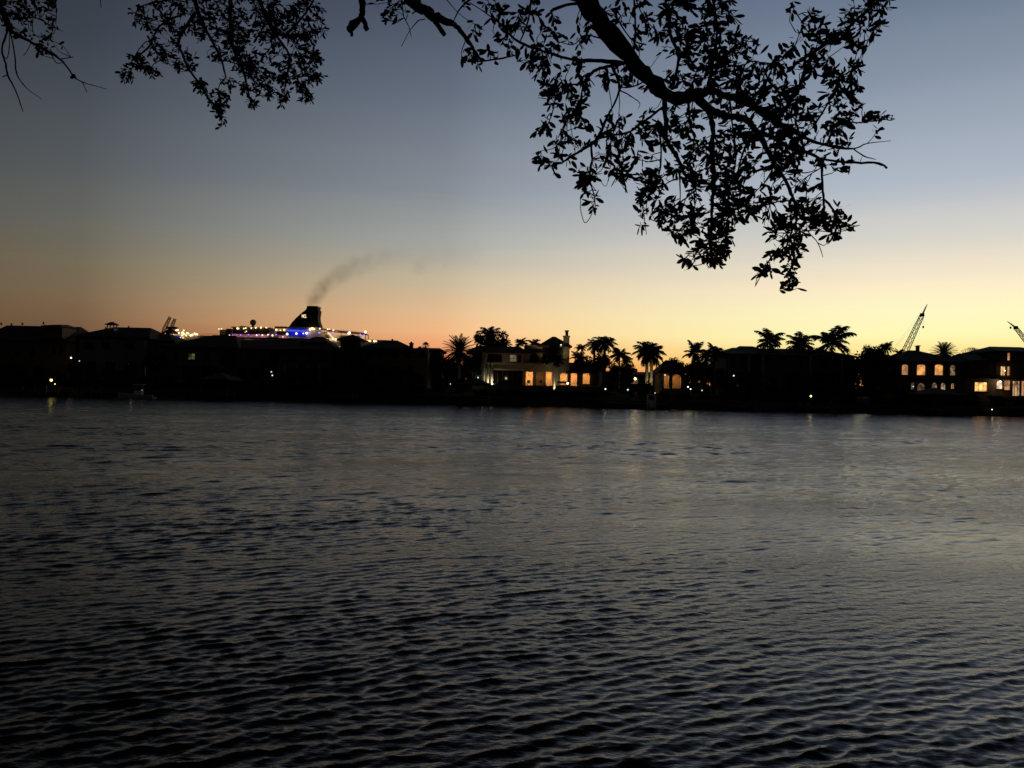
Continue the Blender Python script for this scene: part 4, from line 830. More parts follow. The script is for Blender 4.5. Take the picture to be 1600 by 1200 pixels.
# bare tree
def bare():
    Y = 170; p = P(1517, 600, Y); root = empty('bare_tree', (p.x, Y, 2.5), 'leafless fine-branched tree between the two lit villas at right', 'tree'); t = MB(); r = random.Random(4)
    def grow(a, d, L, w, k):
        b = a+d*L; t.tube([a, (a+b)/2+Vector((r.uniform(-1, 1), 0, r.uniform(-1, 1)))*L*.05, b], [w, w*.85, w*.7], 4, caps=False)
        if k:
            for i in range(3 if k > 2 else 4): grow(b, (d+Vector((r.gauss(0, .55), r.gauss(0, .4), r.gauss(.05, .3)))).normalized(), L*.72, w*.6, k-1)
    q = Vector((p.x, Y, 2.4)); top = P(1517, 563, Y)
    t.tube([q, (q+top)/2+Vector((.2, 0, 0)), top], [.22, .18, .13], 7)
    for i in range(7): grow(top+Vector((0, 0, -.3)), Vector((r.uniform(-1.3, 1.3), r.uniform(-.5, .5), .75)).normalized(), 1.15, .06, 4)
    t.build('trunk', BARK, root)
bare()
TL = [
 (1122,1160,546,171,'rounded tree top behind the left end of the big dark villa roof'),(1225,1290,541,172,'rounded tree tops behind the bushy middle palm and dark villa roof'),(1030,1075,557,166,'dark rounded tree above the pool house roof'),(1300,1345,551,168,'dark tree under the large wide-spread palm at the villa roof end'),
 (727,755,550,146,'dark tree hiding the left edge of the cream villa facade'),
 (900,962,555,161,'dark bushy tree filling the left half of the palm clump right of the wing'),(950,994,563,159,'dark bushy tree under the arching palm of the clump'),
 (712,762,556,159,'dark tree filling the gap between the date palm and the cream villa'),(1318,1345,572,165,'dark tree behind the gap right of the big dark villa'),(1085,1142,573,161,'dark low tree behind the trunks of the feathery palms'),(690,720,566,163,'dark tree right of the small flat-roofed cottage'),
 (1322,1416,540,154,'dense rounded dark tree left of the crane boom'),(1345,1385,536,156,'highest lobe of dark tree crown just left of the curling palm'),(738,800,514,158,'dark bushy tree crowding the left end of the cream villa'),
 (60,128,548,163,'dark tree filling the gap right of the tan villa'),(226,262,544,150,'dark tree below the small open pavilion'),(340,372,541,149,'dark tree between yellow-window villa and the long villa'),
 (515,545,541,150,'dark tree in front of the square tower'),(655,712,553,158,'dark tree behind the foot of the date palm'),(690,745,562,151,'broad dark tree left of the cream villa facade'),(100,140,566,149,'dark tree near the two white globe lamps'),
 (945,1000,572,162,'low dark tree beneath the big palm clump'),(1060,1135,560,156,'dark tree behind the feathery palms near the pool house'),(1225,1262,549,170,'dark tree top behind the bushy middle palm'),(1395,1425,556,165,'low tree at the base of the crane boom'),
 (400,440,560,148,'dark tree in front of the long villa near two tiny lamps'),(545,575,556,148,'dark tree between the tower and the low hip-roofed villa'),(1318,1350,562,150,'dark low tree at the left foot of the dense rounded tree'),(1495,1532,565,158,'low tree behind the gap of the two lit villas'),
 (1030,1062,572,158,'small dark tree behind the pool house roof'),(0,40,566,147,'dark tree at the far left before the tan villa'),(150,200,574,147,'dark low tree before the cupola villa'),(455,500,572,147,'dark low tree before the arches of the long villa'),(590,640,574,147,'dark low tree before the stubby-chimney villa'),(1140,1200,578,148,'dark low tree before left half of the big dark villa'),(1215,1300,582,148,'wide low tree before right half of the big dark villa'),(1330,1410,570,147,'wide dark tree mass above the right shore'),(893,925,556,160,'dark tree behind the single-storey wing')]
for a in TL: tree(*a)
# a continuous far-off wood behind everything, closing the gaps
w = MB(); r = random.Random(9)
for i in range(15000):
    px = r.uniform(-120, 1720); hz = 606+.0209*(px-800); Y = r.uniform(196, 208); top = 26+9*math.sin(px*.021)+6*math.sin(px*.083+1)+4*math.sin(px*.31)
    if 955 < px < 1050: top = min(top, 15)
    if px > 1500: top = min(top, 30)
    z = r.uniform(2.4, 3+top*200/F); p = Vector((X(px, Y), Y, z)); a = Vector((r.gauss(0, 1), r.gauss(0, .5), r.gauss(0, 1))).normalized(); b_ = a.cross(Vector((0, 1, 0))); s = r.uniform(.3, .75)
    w.add([p-a*s, p-b_*s*.6, p+a*s, p+b_*s*.6], [(0, 1, 2, 3)])
for i in range(240):
    px = -120+1840*i/240; x0, x1 = X(px, 203), X(px+8.2, 203); top = 26+9*math.sin(px*.021)+6*math.sin(px*.083+1)+4*math.sin(px*.31)
    if 955 < px < 1050: top = min(top, 15)
    zt = 3+(top-7+r.uniform(-2, 2))*203/F
    if zt > 2.8: w.add([(x0, 200+r.uniform(-2, 2), 2.3), (x1, 201, 2.3), (x1, 203, 2.3), (x0, 203, 2.3), ((x0+x1)/2, 202, zt)], [(0, 1, 4), (1, 2, 4), (2, 3, 4), (3, 0, 4)])
    w.box(x0, x1, 203.5, 205, 2.3, max(2.9, 3+(top-13)*203/F))
tag(w.build('woodland', LEAF), 'dark distant tree belt behind the waterfront houses', 'woodland', kind='stuff')
# shrubs on the bank
def spot_name(x):
    marks = [(45,'the tan villa at left'),(180,'the cupola villa'),(300,'the yellow-window villa'),(430,'the long arched villa'),(546,'the square tower'),(610,'the stubby-chimney villa'),(718,'the spiky date palm'),(780,'the cream villa sliding doors'),(830,'the left orange room'),(880,'the tall chimney'),(930,'the lit end column'),(1015,'the twin lit palms'),(1052,'the pool house'),(1110,'the feathery palms'),(1220,'the big dark villa'),(1365,'the dense rounded tree'),(1450,'the arched-window villa'),(1560,'the bright curtained window')]
    m = min(marks, key=lambda q: abs(q[0]-x)); d = x-m[0]
    return ('just left of ' if d < -14 else 'just right of ' if d > 14 else 'directly below ')+m[1]
rb = random.Random(12); xb = -20; seen = {}
while xb < 1620:
    wd = rb.uniform(20, 44); hz = 606+.0209*(xb+wd/2-800); mid = xb+wd/2
    lit = 745 < mid < 945 or 1028 < mid < 1070 or mid > 1415
    yt = hz+(2 if lit and mid < 1400 else rb.uniform(-22, -4) if not lit else rb.uniform(-6, -1)); Y = rb.choice((141.5, 143, 145)) if lit else rb.choice((142, 144, 146))
    s = spot_name(mid); k = seen.get(s, 0); seen[s] = k+1
    bush(xb, xb+wd*1.15, yt, Y, ('rounded dark shrub ', 'second wider dark shrub ', 'third uneven dark shrub ', 'fourth low dark shrub ', 'fifth dark shrub ', 'sixth dark shrub ')[min(k, 5)]+s)
    xb += wd

# ------------------------------------------------------------------ docks, boat, lamps
def dock(x0, x1, y0, label, roof=False, Yf=131):
    a, b = X(x0, 136, 620), X(x1, 136, 620); root = empty('dock', ((a+b)/2, 136, 0), label, 'dock', 'private docks on the far shore')
    m = MB(); n = int((b-a)/.25)
    for i in range(n): m.box(a+i*.25, a+i*.25+.22, Yf, 138.05, .85, .92)
    m.build('deck', WOOD, root)
    for i in range(max(2, int((b-a)/3)+1)):
        x = a+(b-a)*i/max(1, int((b-a)/3))
        for y in (Yf+.1, 134.5): q = MB(); q.tube([(x, y, -1.5), (x, y, 1.75)], [.15, .14], 8); q.build('piling', WOOD, root)
    if roof:
        for x in (a, b):
            for y in (Yf+.3, 137.4): q = MB(); q.tube([(x, y, .9), (x, y, 3.4)], .09, 6); q.build('post', WOOD, root)
        q = MB(); q.hip(a-.5, b+.5, Yf-.3, 138, 3.4, 4.5, th=.15); q.build('roof', TILE, root)
    return root
dock(120, 165, 600, 'dark dock below the cupola villa, left of the small white boat'); dock(330, 370, 600, 'covered boat dock left of the two tiny lamps', roof=True); dock(520, 560, 600, 'plain dark dock below the square tower')
dock(722, 765, 600, 'covered dock below the spiky date palm', roof=True); dock(945, 1040, 600, 'long pale dock below the twin lit palms'); dock(1120, 1165, 600, 'plain dock below the left part of the big dark villa'); dock(1245, 1290, 600, 'dock with a yellow lamp below the big dark villa'); dock(1425, 1480, 600, 'covered dock below the arched-window villa', roof=True)
dock(62, 98, 600, 'short dock with the bright yellow lamp near the left edge')
# boat on the water
def boat(px, label, L_=6.0, Y=133.5):
    x = X(px, Y, 612); root = empty('motor_boat', (x, Y, 0), label, 'boat'); m = MB(); st = []
    for i in range(9):
        t = i/8; w = 1.05*math.sin(math.pi*(.5+.5*(1-t)) if t > .0 else 1.57) if False else 1.05*(1-max(0, (.35-t)/.35)**2); st.append((x-L_/2+L_*t, w, .55+.35*(1-t)**2))
    vs = []
    for X_, w_, hh in st: vs += [(X_, Y-w_, hh), (X_, Y-w_*.7, -.15), (X_, Y, -.3), (X_, Y+w_*.7, -.15), (X_, Y+w_, hh)]
    m.add(vs, [(i*5+k, (i+1)*5+k, (i+1)*5+k+1, i*5+k+1) for i in range(8) for k in range(4)]+[(40, 41, 42, 43, 44), ], False)
    m.build('hull', WHITE, root)
    d = MB(); d.add([(v[0], v[1]*1, v[2]-.08) for v in vs[::5]]+[(v[0], v[1], v[2]-.08) for v in vs[4::5]], [(i, i+1, 10+i, 9+i) for i in range(8)]); d.build('deck', STUCCO_GREY, root)
    c = MB(); c.box(x-.2, x+1.0, Y-.45, Y+.45, .55, 1.25); c.build('console', WHITE, root)
    c = MB(); c.prism([(x-.4, 1.26), (x+.1, 1.26), (x+.25, 1.75), (x+.1, 1.75)], Y-.42, Y+.42); c.build('windshield', GLASS, root)
    for sx in (-.1, .95):
        for sy in (-.4, .4): c = MB(); c.tube([(x+sx, Y+sy, 1.25), (x+sx, Y+sy, 2.25)], .03, 5); c.build('post', WHITE, root)
    c = MB(); c.box(x-.4, x+1.3, Y-.7, Y+.7, 2.25, 2.32); c.build('canopy', WHITE, root)
    c = MB(); c.box(x+L_/2-.05, x+L_/2+.35, Y-.2, Y+.2, .3, 1.15); c.build('outboard_motor', METAL, root)
    return root
br_ = boat(213, 'small pale motor boat moored below the cupola villa')
point_light('deck_light', Vector((X(216, 133, 612), 130.5, 2.4)), 2, (1, .85, .7), .1, br_)
c = MB(); c.sphere((X(222, 133.5, 612), 133.5, 1.35), .05, 8); c.build('deck_lamp', COOL, br_)
# boat lift piece, pale, by the long dock
x = X(1015, 132, 625); root = empty('boat_lift', (x, 130.3, 0), 'pale upright boat lift frame at the right end of the long dock', 'boat lift')
for k, sx in enumerate((-.6, .6)):
    b = MB(); b.box(x+sx-.12, x+sx+.12, 130.2, 130.45, -1, 2.3); b.build('post', WHITE, root)
b = MB(); b.box(x-.72, x+.72, 130.15, 130.5, 2.31, 2.42); b.build('beam', WHITE, root)
b = MB(); b.prism([(x-.3, .25), (x+.4, .25), (x+.45, 1.5), (x-.45, 1.5)], 130.2, 130.34); b.build('cradle', WHITE, root)
point_light('lift_light', (x-.3, 128.3, 2.6), 1.5, (1, .88, .7), .1, root)

for a in [
 (80, 594, 131.5, 'bright yellow dock lamp near the left edge of the shore', YELLOW, .20, 4, (1, .8, .2), 'dock_lamp'), (86, 600, 132.5, 'faint lower dock lamp just right of the bright yellow one', YELLOW, .07, 0, None, 'dock_lamp'),
 (113, 529, 170, 'dim white globe lamp touching the cupola villa eave', emis('lamp_dim', (.9, .85, .8), .35), .36, 0, None, 'street_lamp'), (123, 533, 158, 'bright white globe lamp in front of the cupola villa eave', emis('lamp_globe', (.9, .92, .9), .8), .36, 0, None, 'street_lamp'),
 (111, 559, 148.5, 'white lamp with reddish tint between the tan and cupola villas', WHITEL, .14, 2, (1, .6, .5), 'garden_lamp'), (124, 564, 146, 'faint lamp right of the reddish-tinted lamp', COOL, .09, 0, None, 'garden_lamp'),
 (424, 581, 146, 'upper of two tiny white lamps below the long villa', COOL, .12, 0, None, 'garden_lamp'), (425.5, 586.5, 144, 'lower of two tiny white lamps below the long villa', COOL, .13, 0, None, 'garden_lamp'),
 (704, 600, 142, 'tiny white lamp at the left foot of the date palm', COOL, .12, 1, (.8, .9, 1), 'garden_lamp'), (715, 597, 142.5, 'tiny white lamp directly under the date palm', COOL, .12, 1.5, (.8, .9, 1), 'garden_lamp'),
 (724, 594, 144.5, 'green-lit lamp among shrubs right of the date palm', emis('lamp_green', (.75, 1, .2), 4), .16, 14, (.8, 1, .2), 'garden_lamp'), (747, 590, 146, 'pale lamp at the left corner of the cream villa', COOL, .12, 6, (.8, .9, 1), 'garden_lamp'),
 (754, 601.5, 141, 'white lamp below the left corner of the cream villa', WHITEL, .13, 0, None, 'garden_lamp'), (769, 600, 141, 'white lamp below the two white columns', WHITEL, .14, 0, None, 'garden_lamp'),
 (887, 599, 141, 'white lamp below the lit arch by the chimney', WHITEL, .18, 2, (1, .9, .8), 'garden_lamp'), (946, 608, 139.6, 'small lamp at the left end of the long dock', WHITEL, .12, 3, (1, .9, .7), 'garden_lamp'),
 (992.5, 592, 152, 'warm glowing lamp between palm clump and twin palms', WARM, .2, 12, (1, .55, .25), 'garden_lamp'), (981, 609, 137.5, 'small cool lamp in the middle of the long dock', COOL, .14, 2, (.8, .9, 1), 'dock_lamp'),
 (1023.5, 614, 131, 'small lamp on the right end of the long dock by the lift', COOL, .08, 0, None, 'dock_lamp'), (1075, 604.5, 143.5, 'white lamp at the right foot of the pool house', WHITEL, .12, 2, (1, .95, .8), 'garden_lamp'), (1079, 608, 141.8, 'second lower white lamp right of the pool house', WHITEL, .11, 2, (1, .95, .8), 'garden_lamp'),
 (1097, 610, 141.5, 'small blue-white lamp under the feathery palms', COOL, .11, 1, (.8, .9, 1), 'garden_lamp'), (1146.5, 587, 147, 'blue-white lamp at the left wall of the dark villa', COOL, .15, 1, (.8, .9, 1), 'garden_lamp'),
 (1201.5, 601, 146, 'lone white lamp before the middle of the dark villa', COOL, .15, 1, (.8, .9, 1), 'garden_lamp'), (1267, 619, 131.5, 'yellow dock lamp low over the water', YELLOW, .15, 5, (1, .8, .4), 'dock_lamp'),
 (1427, 604, 143, 'faint white lamp below the left arched windows', COOL, .10, 0, None, 'garden_lamp'), (1550, 640, 131.5, 'faint low lamp at the water below the right villa', WARM, .05, 4, (1, .7, .4), 'dock_lamp')]:
    x, y, Y, lab, m_, r_, e_, c_, nm = a
    lamp_post(x, y, Y, lab, m_, r=r_, e=e_, c=c_ or (1, 1, 1), gz=(.92 if Y < 138 else None), cat='street lamp' if nm == 'street_lamp' else 'dock lamp' if nm == 'dock_lamp' else 'garden lamp', name=nm)

# ------------------------------------------------------------------ cruise ship
def ship():
    Y = 600; X = lambda a, Y_: P(a, 515, Y_).x; root = empty('cruise_ship', (X(420, Y), Y, 0), 'white cruise ship behind the houses with dark funnel and blue name sign', 'cruise ship')
    def bx(name, x0, x1, y0, y1, d0=0, d1=28, m=SHIPW, parent=None):
        b = MB(); xm = (x0+x1)/2; b.box(X(x0, Y), X(x1, Y), Y+d0, Y+d1, Z(xm, y1, Y), Z(xm, y0, Y)); return b.build(name, m, parent or root)
    # hull with raked bow
    xl, xr = X(205, Y), X(614, Y); b = MB(); sec = []
    for i in range(25):
        t = i/24; x = xl+(xr-xl)*t; w = 15*min(1, (t/.22+.02))**.6 if t < .22 else 15; w = w*(1 if t < .93 else 1-.25*(t-.93)/.07); hh = 17+3*max(0, 1-t/.2)
        sec.append([(x, Y+14-w, hh), (x+(3 if t < .02 else 0), Y+14-w*.85, 0), (x+4*(1-t), Y+14, -6), (x, Y+14+w*.85, 0), (x, Y+14+w, hh)])
    b.add([v for s in sec for v in s], [(i*5+k, (i+1)*5+k, (i+1)*5+k+1, i*5+k+1) for i in range(24) for k in range(4)]+[(i*5+4, (i+1)*5+4, (i+1)*5, i*5) for i in range(24)]+[(120, 121, 122, 123, 124)]); b.build('hull', SHIPW, root)
    z17 = 17
    b = MB(); b.box(X(236, Y), X(603, Y), Y+.5, Y+27.5, z17, Z(420, 540, Y)); ss = b.build('superstructure', SHIPW, root)
    # balcony rows along the superstructure
    for k in range(5):
        b = MB(); zz = 18.2+k*2.7
        for i in range(60): xx = X(240, Y)+i*2.75; b.box(xx, xx+2.1, Y+.30, Y+.49, zz, zz+1.7)
        b.build('cabin_windows', [DECKGLOW, GLASS][k % 2], root)
    bx('upper_deck', 238, 340, 523.5, 539.9, 1, 27); bx('upper_deck', 340.5, 604, 528.5, 539.9, 1, 27)
    bx('deck_house', 353.5, 362, 513.5, 528.4, .2, 26, m=mat('ship_grey', (.3, .28, .28), .7, .1, .2)); bx('deck_house', 341, 353, 514.5, 528.4, 3, 26, m=mat('ship_grey', (.3, .28, .28)))
    bx('deck_house', 362.3, 452, 516.6, 522, 2, 25, m=SHIPD); bx('roof_edge', 360, 420, 510.6, 512.0, 1, 26); bx('wind_screen', 362.3, 420, 512.3, 516.3, 2.4, 25, m=mat('screen_brown', (.10, .07, .045), .6, .1, .3))
    bx('promenade_wall', 362.3, 446, 522.3, 528.3, 3.5, 25, m=DECKPINK); bx('promenade_roof', 361, 505, 528.6, 529.3, -.5, 3, m=SHIPD)
    bx('lounge_windows', 382, 396, 531.6, 534.8, .6, .95, m=emis('lounge', (.95, .85, .3), .55, .9, .5)); bx('lounge_windows', 399, 405, 531.8, 533.2, .6, .95, m=DECKPINK)
    bx('bridge', 372, 381, 508.8, 510.5, 3, 20, m=SHIPD)
    b = MB(); p = P(395.5, 504, Y+8); b.sphere(p, 2.3, 20); b.build('radome', mat('radome_tan', (.5, .42, .3), .7, .1, .3), root)
    b = MB(); b.tube([p+Vector((0, 0, -4)), p+Vector((0, 0, -2))], [1.1, .9], 10); b.build('mast', SHIPW, root)
    b = MB(); b.prism([(X(a, Y), Z(a, c, Y)) for a, c in ((418, 528.3), (420, 513), (424, 514), (431, 519), (434, 528.3))], Y+1, Y+24); b.build('deck_arch', mat('ship_grey', (.3, .28, .28)), root)
    bx('bar_house', 429, 446, 512.8, 521.5, 2.4, 20, m=emis('bar_glow', (1, .55, .2), .33, .6, .4)); bx('bar_roof', 428, 447, 509.8, 512.6, 1.5, 22, m=mat('screen_brown', (.1, .07, .045)))
    # funnel
    fp = [(449.4,510.5),(455,502.5),(461,496),(468.8,488.8),(476,483),(478,478),(494,478),(494,482.5),(495.6,485),(494.4,495),(495,501),(498.5,510.5)]
    b = MB(); b.prism([(X(a, Y), Z(a, c, Y)) for a, c in fp[::-1]], Y+2.5, Y+12.5); f = b.build('funnel', SHIPD, root)
    b = MB(); b.box(X(477.5, Y), X(494.6, Y), Y+2.1, Y+12.9, Z(486, 479.5, Y), Z(486, 477.6, Y)); b.build('rim', METAL, f, origin=wloc(root))
    bx('funnel_base', 448, 500, 510.8, 513.2, 1.6, 24); bx('funnel_house', 447, 500, 513.4, 528.4, 3, 24)
    def text(s, x0, x1, y0, y1, yy, m, name):
        cu = bpy.data.curves.new('t', 'FONT'); cu.body = s; cu.extrude = .05; cu.offset = 0.012 if s == 'NCL' else 0; o = bpy.data.objects.new('t', cu); me = bpy.data.meshes.new_from_object(o); bpy.data.objects.remove(o); bpy.data.curves.remove(cu)
        xs = [v.co.x for v in me.vertices]; zs = [v.co.y for v in me.vertices]; a, b_ = min(xs), max(xs); c, d = min(zs), max(zs)
        X0, X1 = X(x0, Y), X(x1, Y); xm = (x0+x1)/2; Z0, Z1 = Z(xm, y1, Y), Z(xm, y0, Y); w0 = wloc(root)
        for v in me.vertices:
            q = v.co.copy(); v.co = Vector((X0+(q.x-a)/(b_-a)*(X1-X0), yy-q.z*2, Z0+(q.y-c)/(d-c)*(Z1-Z0)))-w0
        return link(name, me, root, m)
    text('NCL', 470, 477.2, 490.8, 496, Y+2.3, LOGO, 'funnel_logo')
    bx('name_sign', 446.5, 478, 513.6, 524.2, 2.2, 2.9, m=BLUE); text('NORWEGIAN JADE', 448, 476.5, 515.2, 518.6, Y+2.05, SIGNTXT, 'name_letters')
    # aft decks
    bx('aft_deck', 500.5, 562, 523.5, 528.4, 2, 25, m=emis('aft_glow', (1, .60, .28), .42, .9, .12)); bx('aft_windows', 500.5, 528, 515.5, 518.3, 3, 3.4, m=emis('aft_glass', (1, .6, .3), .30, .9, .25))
    b = MB(); b.prism([(X(a, Y), Z(a, c, Y)) for a, c in ((500.5, 513.6), (567, 519.6), (567, 521), (500.5, 515))][::-1], Y+2, Y+24); b.build('canopy', mat('screen_brown', (.1, .07, .045)), root)
    for x, t in ((507, 514.9), (520, 516), (533, 517.4), (547, 518.6), (561, 520)):
        b = MB(); b.tube([P(x, t, Y+2.2), P(x, 528, Y+2.2)], .25, 5); b.build('canopy_post', SHIPW, root)
    bx('stern_deck', 562.3, 590, 530.5, 539.8, .4, 24); bx('stern_windows', 566, 580, 531.2, 534, .05, .35, m=emis('stern_glow', (1, .65, .3), 1.1, .6, .3)); 
    b = MB(); b.tube([P(512, 519.5, Y+1), P(525.5, 533, Y-1)], .5, 6); b.build('gangway', emis('gangway_light', (1, .8, .5), 1.0), root)
    bx('lit_bay', 515, 526, 528.8, 533, .3, .8, m=emis('bay_glow', (1, .62, .25), 1.3, .6, .25)); bx('lounge_windows', 508, 515, 536.2, 541, -.3, .2, m=ROOMP)
    bx('lounge_windows', 479, 497, 530.2, 532.2, .5, .95, m=emis('small_ports', (1, .7, .5), .4, 1, .6))
    b = MB(); b.tube([P(571, 519, Y+5), P(571, 531, Y+5)], .3, 6); b.tube([P(575.5, 524, Y+5), P(575.5, 531, Y+5)], .3, 6); b.build('stern_mast', METAL, root)
    bx('blue_panel', 269, 280.5, 525, 528.3, .3, .7, m=BLUE); bx('bow_house', 262, 302, 520.8, 523.3, 3, 22, m=emis('bow_glow', (1, .58, .25), .5, .9, .3))
    for k, (x0, x1) in enumerate(((237, 340), (362, 446), (505, 566))):
        b = MB(); y_ = (521.8, 509.8, 513.5)[k]; xs = np.arange(x0, x1, 2.2); yb = (523.5, 510.6, 514)[k]
        if k == 1: continue
        for a in xs:
            sl_ = (a-505)*.09 if k == 2 else 0; b.tube([P(a, y_+sl_, Y+1.3), P(a, yb+sl_, Y+1.3)], .06, 4)
        sl_ = (x1-505)*.09 if k == 2 else 0; b.tube([P(x0, y_, Y+1.3), P(x1, y_+sl_, Y+1.3)], .08, 4); b.build('railing', SHIPW, root)
    lamps = [(x, y, 'w', r) for x, y, r in ((342,514,.4),(346,513.8,.45),(371,513.2,.7),(373,513.4,.4),(381,513.4,.5),(384,512.8,.5),(392.6,512.8,.5),(399.5,512.2,.6),(407.7,511.9,.65),(416,511.9,.5),(431.7,515.5,.75),(444,515.5,.75),(385,517.7,.35),(383,519,.25),(438,516,.4),
        (358.6,524,.45),(401,523.7,.55),(410,523.7,.55),(418.5,523.2,.45),(425.7,524,.6),(442,526.4,.4),(488,513.5,1.0),(484.5,514.7,.8),(491,514.5,.6),(499.7,513.7,.5),(512,514.3,.5),(515,514.4,.35),(521,516,.6),(524.5,530.5,.9),(520,529.5,.6),
        (571,518.2,.9),(571,519.6,.6),(567.5,532.6,1.0),(570.5,532.6,.7),(577,532.8,.5),(585,533,.75),(588,533,.35),(238,521,.5),(241,521,.5),(244,521,.6),(247,521,.6),(252,521,.6),(259,521,.5),(262.5,521.6,.4),(269,515,.5),(275.5,516,.6),(278,515.6,.6),(287,516.4,.6),
        (271,520.6,.8),(273.5,520.3,.7),(279.3,520.4,.75),(285,519.8,.8),(287,521.5,.8),(292,520.5,.7),(294.3,521,.6),(284,524,.6),(290.5,524,.55),(297.6,524,.7),(300.4,523,.7),(304,521,.6),(305.5,522,.7),(308,522.3,.6),(281.8,528.2,.45),(286,527.8,.35))]
    lamps += [(x, y, 'p', r) for x, y, r in ((363.5,523.7,.5),(376,523.4,.5),(388,523,.5),(405,522.8,.5),(431.4,522.8,.55),(484.4,520.2,.6),(499,519.6,.6),(519.7,520,.7),(563,522.5,.6),(569,524.2,.75),(420,522.3,.4),(270.5,526.6,.4))]
    lamps += [(x, y, 'c', r) for x, y, r in ((448.7,521.9,.85),(463,521.2,.8),(474,521,.45),(479,520.6,.85),(546,520,.95),(544.3,521,.6),(499.5,519.4,.4))]
    for x, y, k, r in lamps:
        b = MB(); b.sphere(P(x, y, Y+.2 if k != 'c' else Y+1.4), r*.95, 8); b.build('deck_lamp', {'w': emis('ship_lamp', (1, .66, .30), 3.2), 'p': emis('ship_purple', (.30, .12, 1), 2.2), 'c': emis('ship_white_lamp', (1, .82, .85), 3.2)}[k], root)
ship()

# smoke plume: one closed body whose density follows drifting puffs
def smoke():
    path = [(486,478,6,.9),(489,470,10,1.1),(493,463,13,1.1),(500,454,13,1.1),(508,445,12,.9),(520,436,14,.9),(536,427,16,.9),(556,416,17,.75),(578,408,16,.45),(603,402,17,.35),(630,398,18,.25),(655,418,15,.3),(664,398,20,.2),(700,397,22,.2),(738,397,22,.15)]
    Y = 614; m = MB(); cs = [P(a, b, Y) for a, b, r, w in path]; k = Y/F
    base_pts = [c for i, c in enumerate(cs) if i != 11]; rr = [p[2]*k*1.6 for i, p in enumerate(path) if i != 11]; rr[-1] *= 1.0
    m.tube([base_pts[0]+Vector((0, 0, -.8))]+base_pts+[base_pts[-1]+Vector((10, 0, 0))], [1.4]+rr+[6], 14)
    m.sphere(cs[11], 14*k*1.1, 14)
    mt = bpy.data.materials.new('smoke'); mt.use_nodes = True; nt = mt.node_tree; nt.nodes.clear()
    out = nt.nodes.new('ShaderNodeOutputMaterial'); pv = nt.nodes.new('ShaderNodeVolumePrincipled'); nt.links.new(pv.outputs[0], out.inputs['Volume'])
    pv.inputs['Color'].default_value = (.34, .25, .16, 1)
    tc_ = nt.nodes.new('ShaderNodeNewGeometry'); acc = None
    nz = nt.nodes.new('ShaderNodeTexNoise'); nz.inputs['Scale'].default_value = .11; nz.inputs['Detail'].default_value = 4
    nt.links.new(tc_.outputs['Position'], nz.inputs['Vector'])
    dis = nt.nodes.new('ShaderNodeVectorMath'); dis.operation = 'MULTIPLY_ADD'; nt.links.new(nz.outputs['Color'], dis.inputs[0]); dis.inputs[1].default_value = (7, 7, 7); 
    sb = nt.nodes.new('ShaderNodeVectorMath'); sb.operation = 'SUBTRACT'; nt.links.new(tc_.outputs['Position'], sb.inputs[0]); sb.inputs[1].default_value = (3.5, 3.5, 3.5); nt.links.new(sb.outputs[0], dis.inputs[2])
    for c, (a, b, r, w_) in zip(cs, path):
        d = nt.nodes.new('ShaderNodeVectorMath'); d.operation = 'DISTANCE'; nt.links.new(dis.outputs[0] if r > 5 else tc_.outputs['Position'], d.inputs[0]); d.inputs[1].default_value = c
        mr = nt.nodes.new('ShaderNodeMapRange'); mr.interpolation_type = 'SMOOTHSTEP'; mr.inputs[1].default_value = 0; mr.inputs[2].default_value = r*k*1.5; mr.inputs[3].default_value = w_/(r*k); mr.inputs[4].default_value = 0; nt.links.new(d.outputs['Value'], mr.inputs[0])
        if acc is None: acc = mr.outputs[0]
        else:
            ad = nt.nodes.new('ShaderNodeMath'); ad.operation = 'ADD'; nt.links.new(acc, ad.inputs[0]); nt.links.new(mr.outputs[0], ad.inputs[1]); acc = ad.outputs[0]
    n2 = nt.nodes.new('ShaderNodeTexNoise'); n2.inputs['Scale'].default_value = .16; n2.inputs['Detail'].default_value = 4; nt.links.new(tc_.outputs['Position'], n2.inputs['Vector'])
    n2r = nt.nodes.new('ShaderNodeMapRange'); n2r.inputs[1].default_value = .38; n2r.inputs[2].default_value = .62; n2r.inputs[3].default_value = .55; n2r.inputs[4].default_value = 1.35; nt.links.new(n2.outputs['Fac'], n2r.inputs[0])
    n2m = nt.nodes.new('ShaderNodeMath'); n2m.operation = 'MULTIPLY'; nt.links.new(acc, n2m.inputs[0]); nt.links.new(n2r.outputs[0], n2m.inputs[1]); acc = n2m.outputs[0]
    ml = nt.nodes.new('ShaderNodeMath'); ml.operation = 'MULTIPLY'; nt.links.new(acc, ml.inputs[0]); ml.inputs[1].default_value = .20; nt.links.new(ml.outputs[0], pv.inputs['Density'])
    o = m.build('smoke', mt); tag(o, 'thin brown smoke drifting right from the ship funnel', 'smoke', kind='stuff')
smoke()

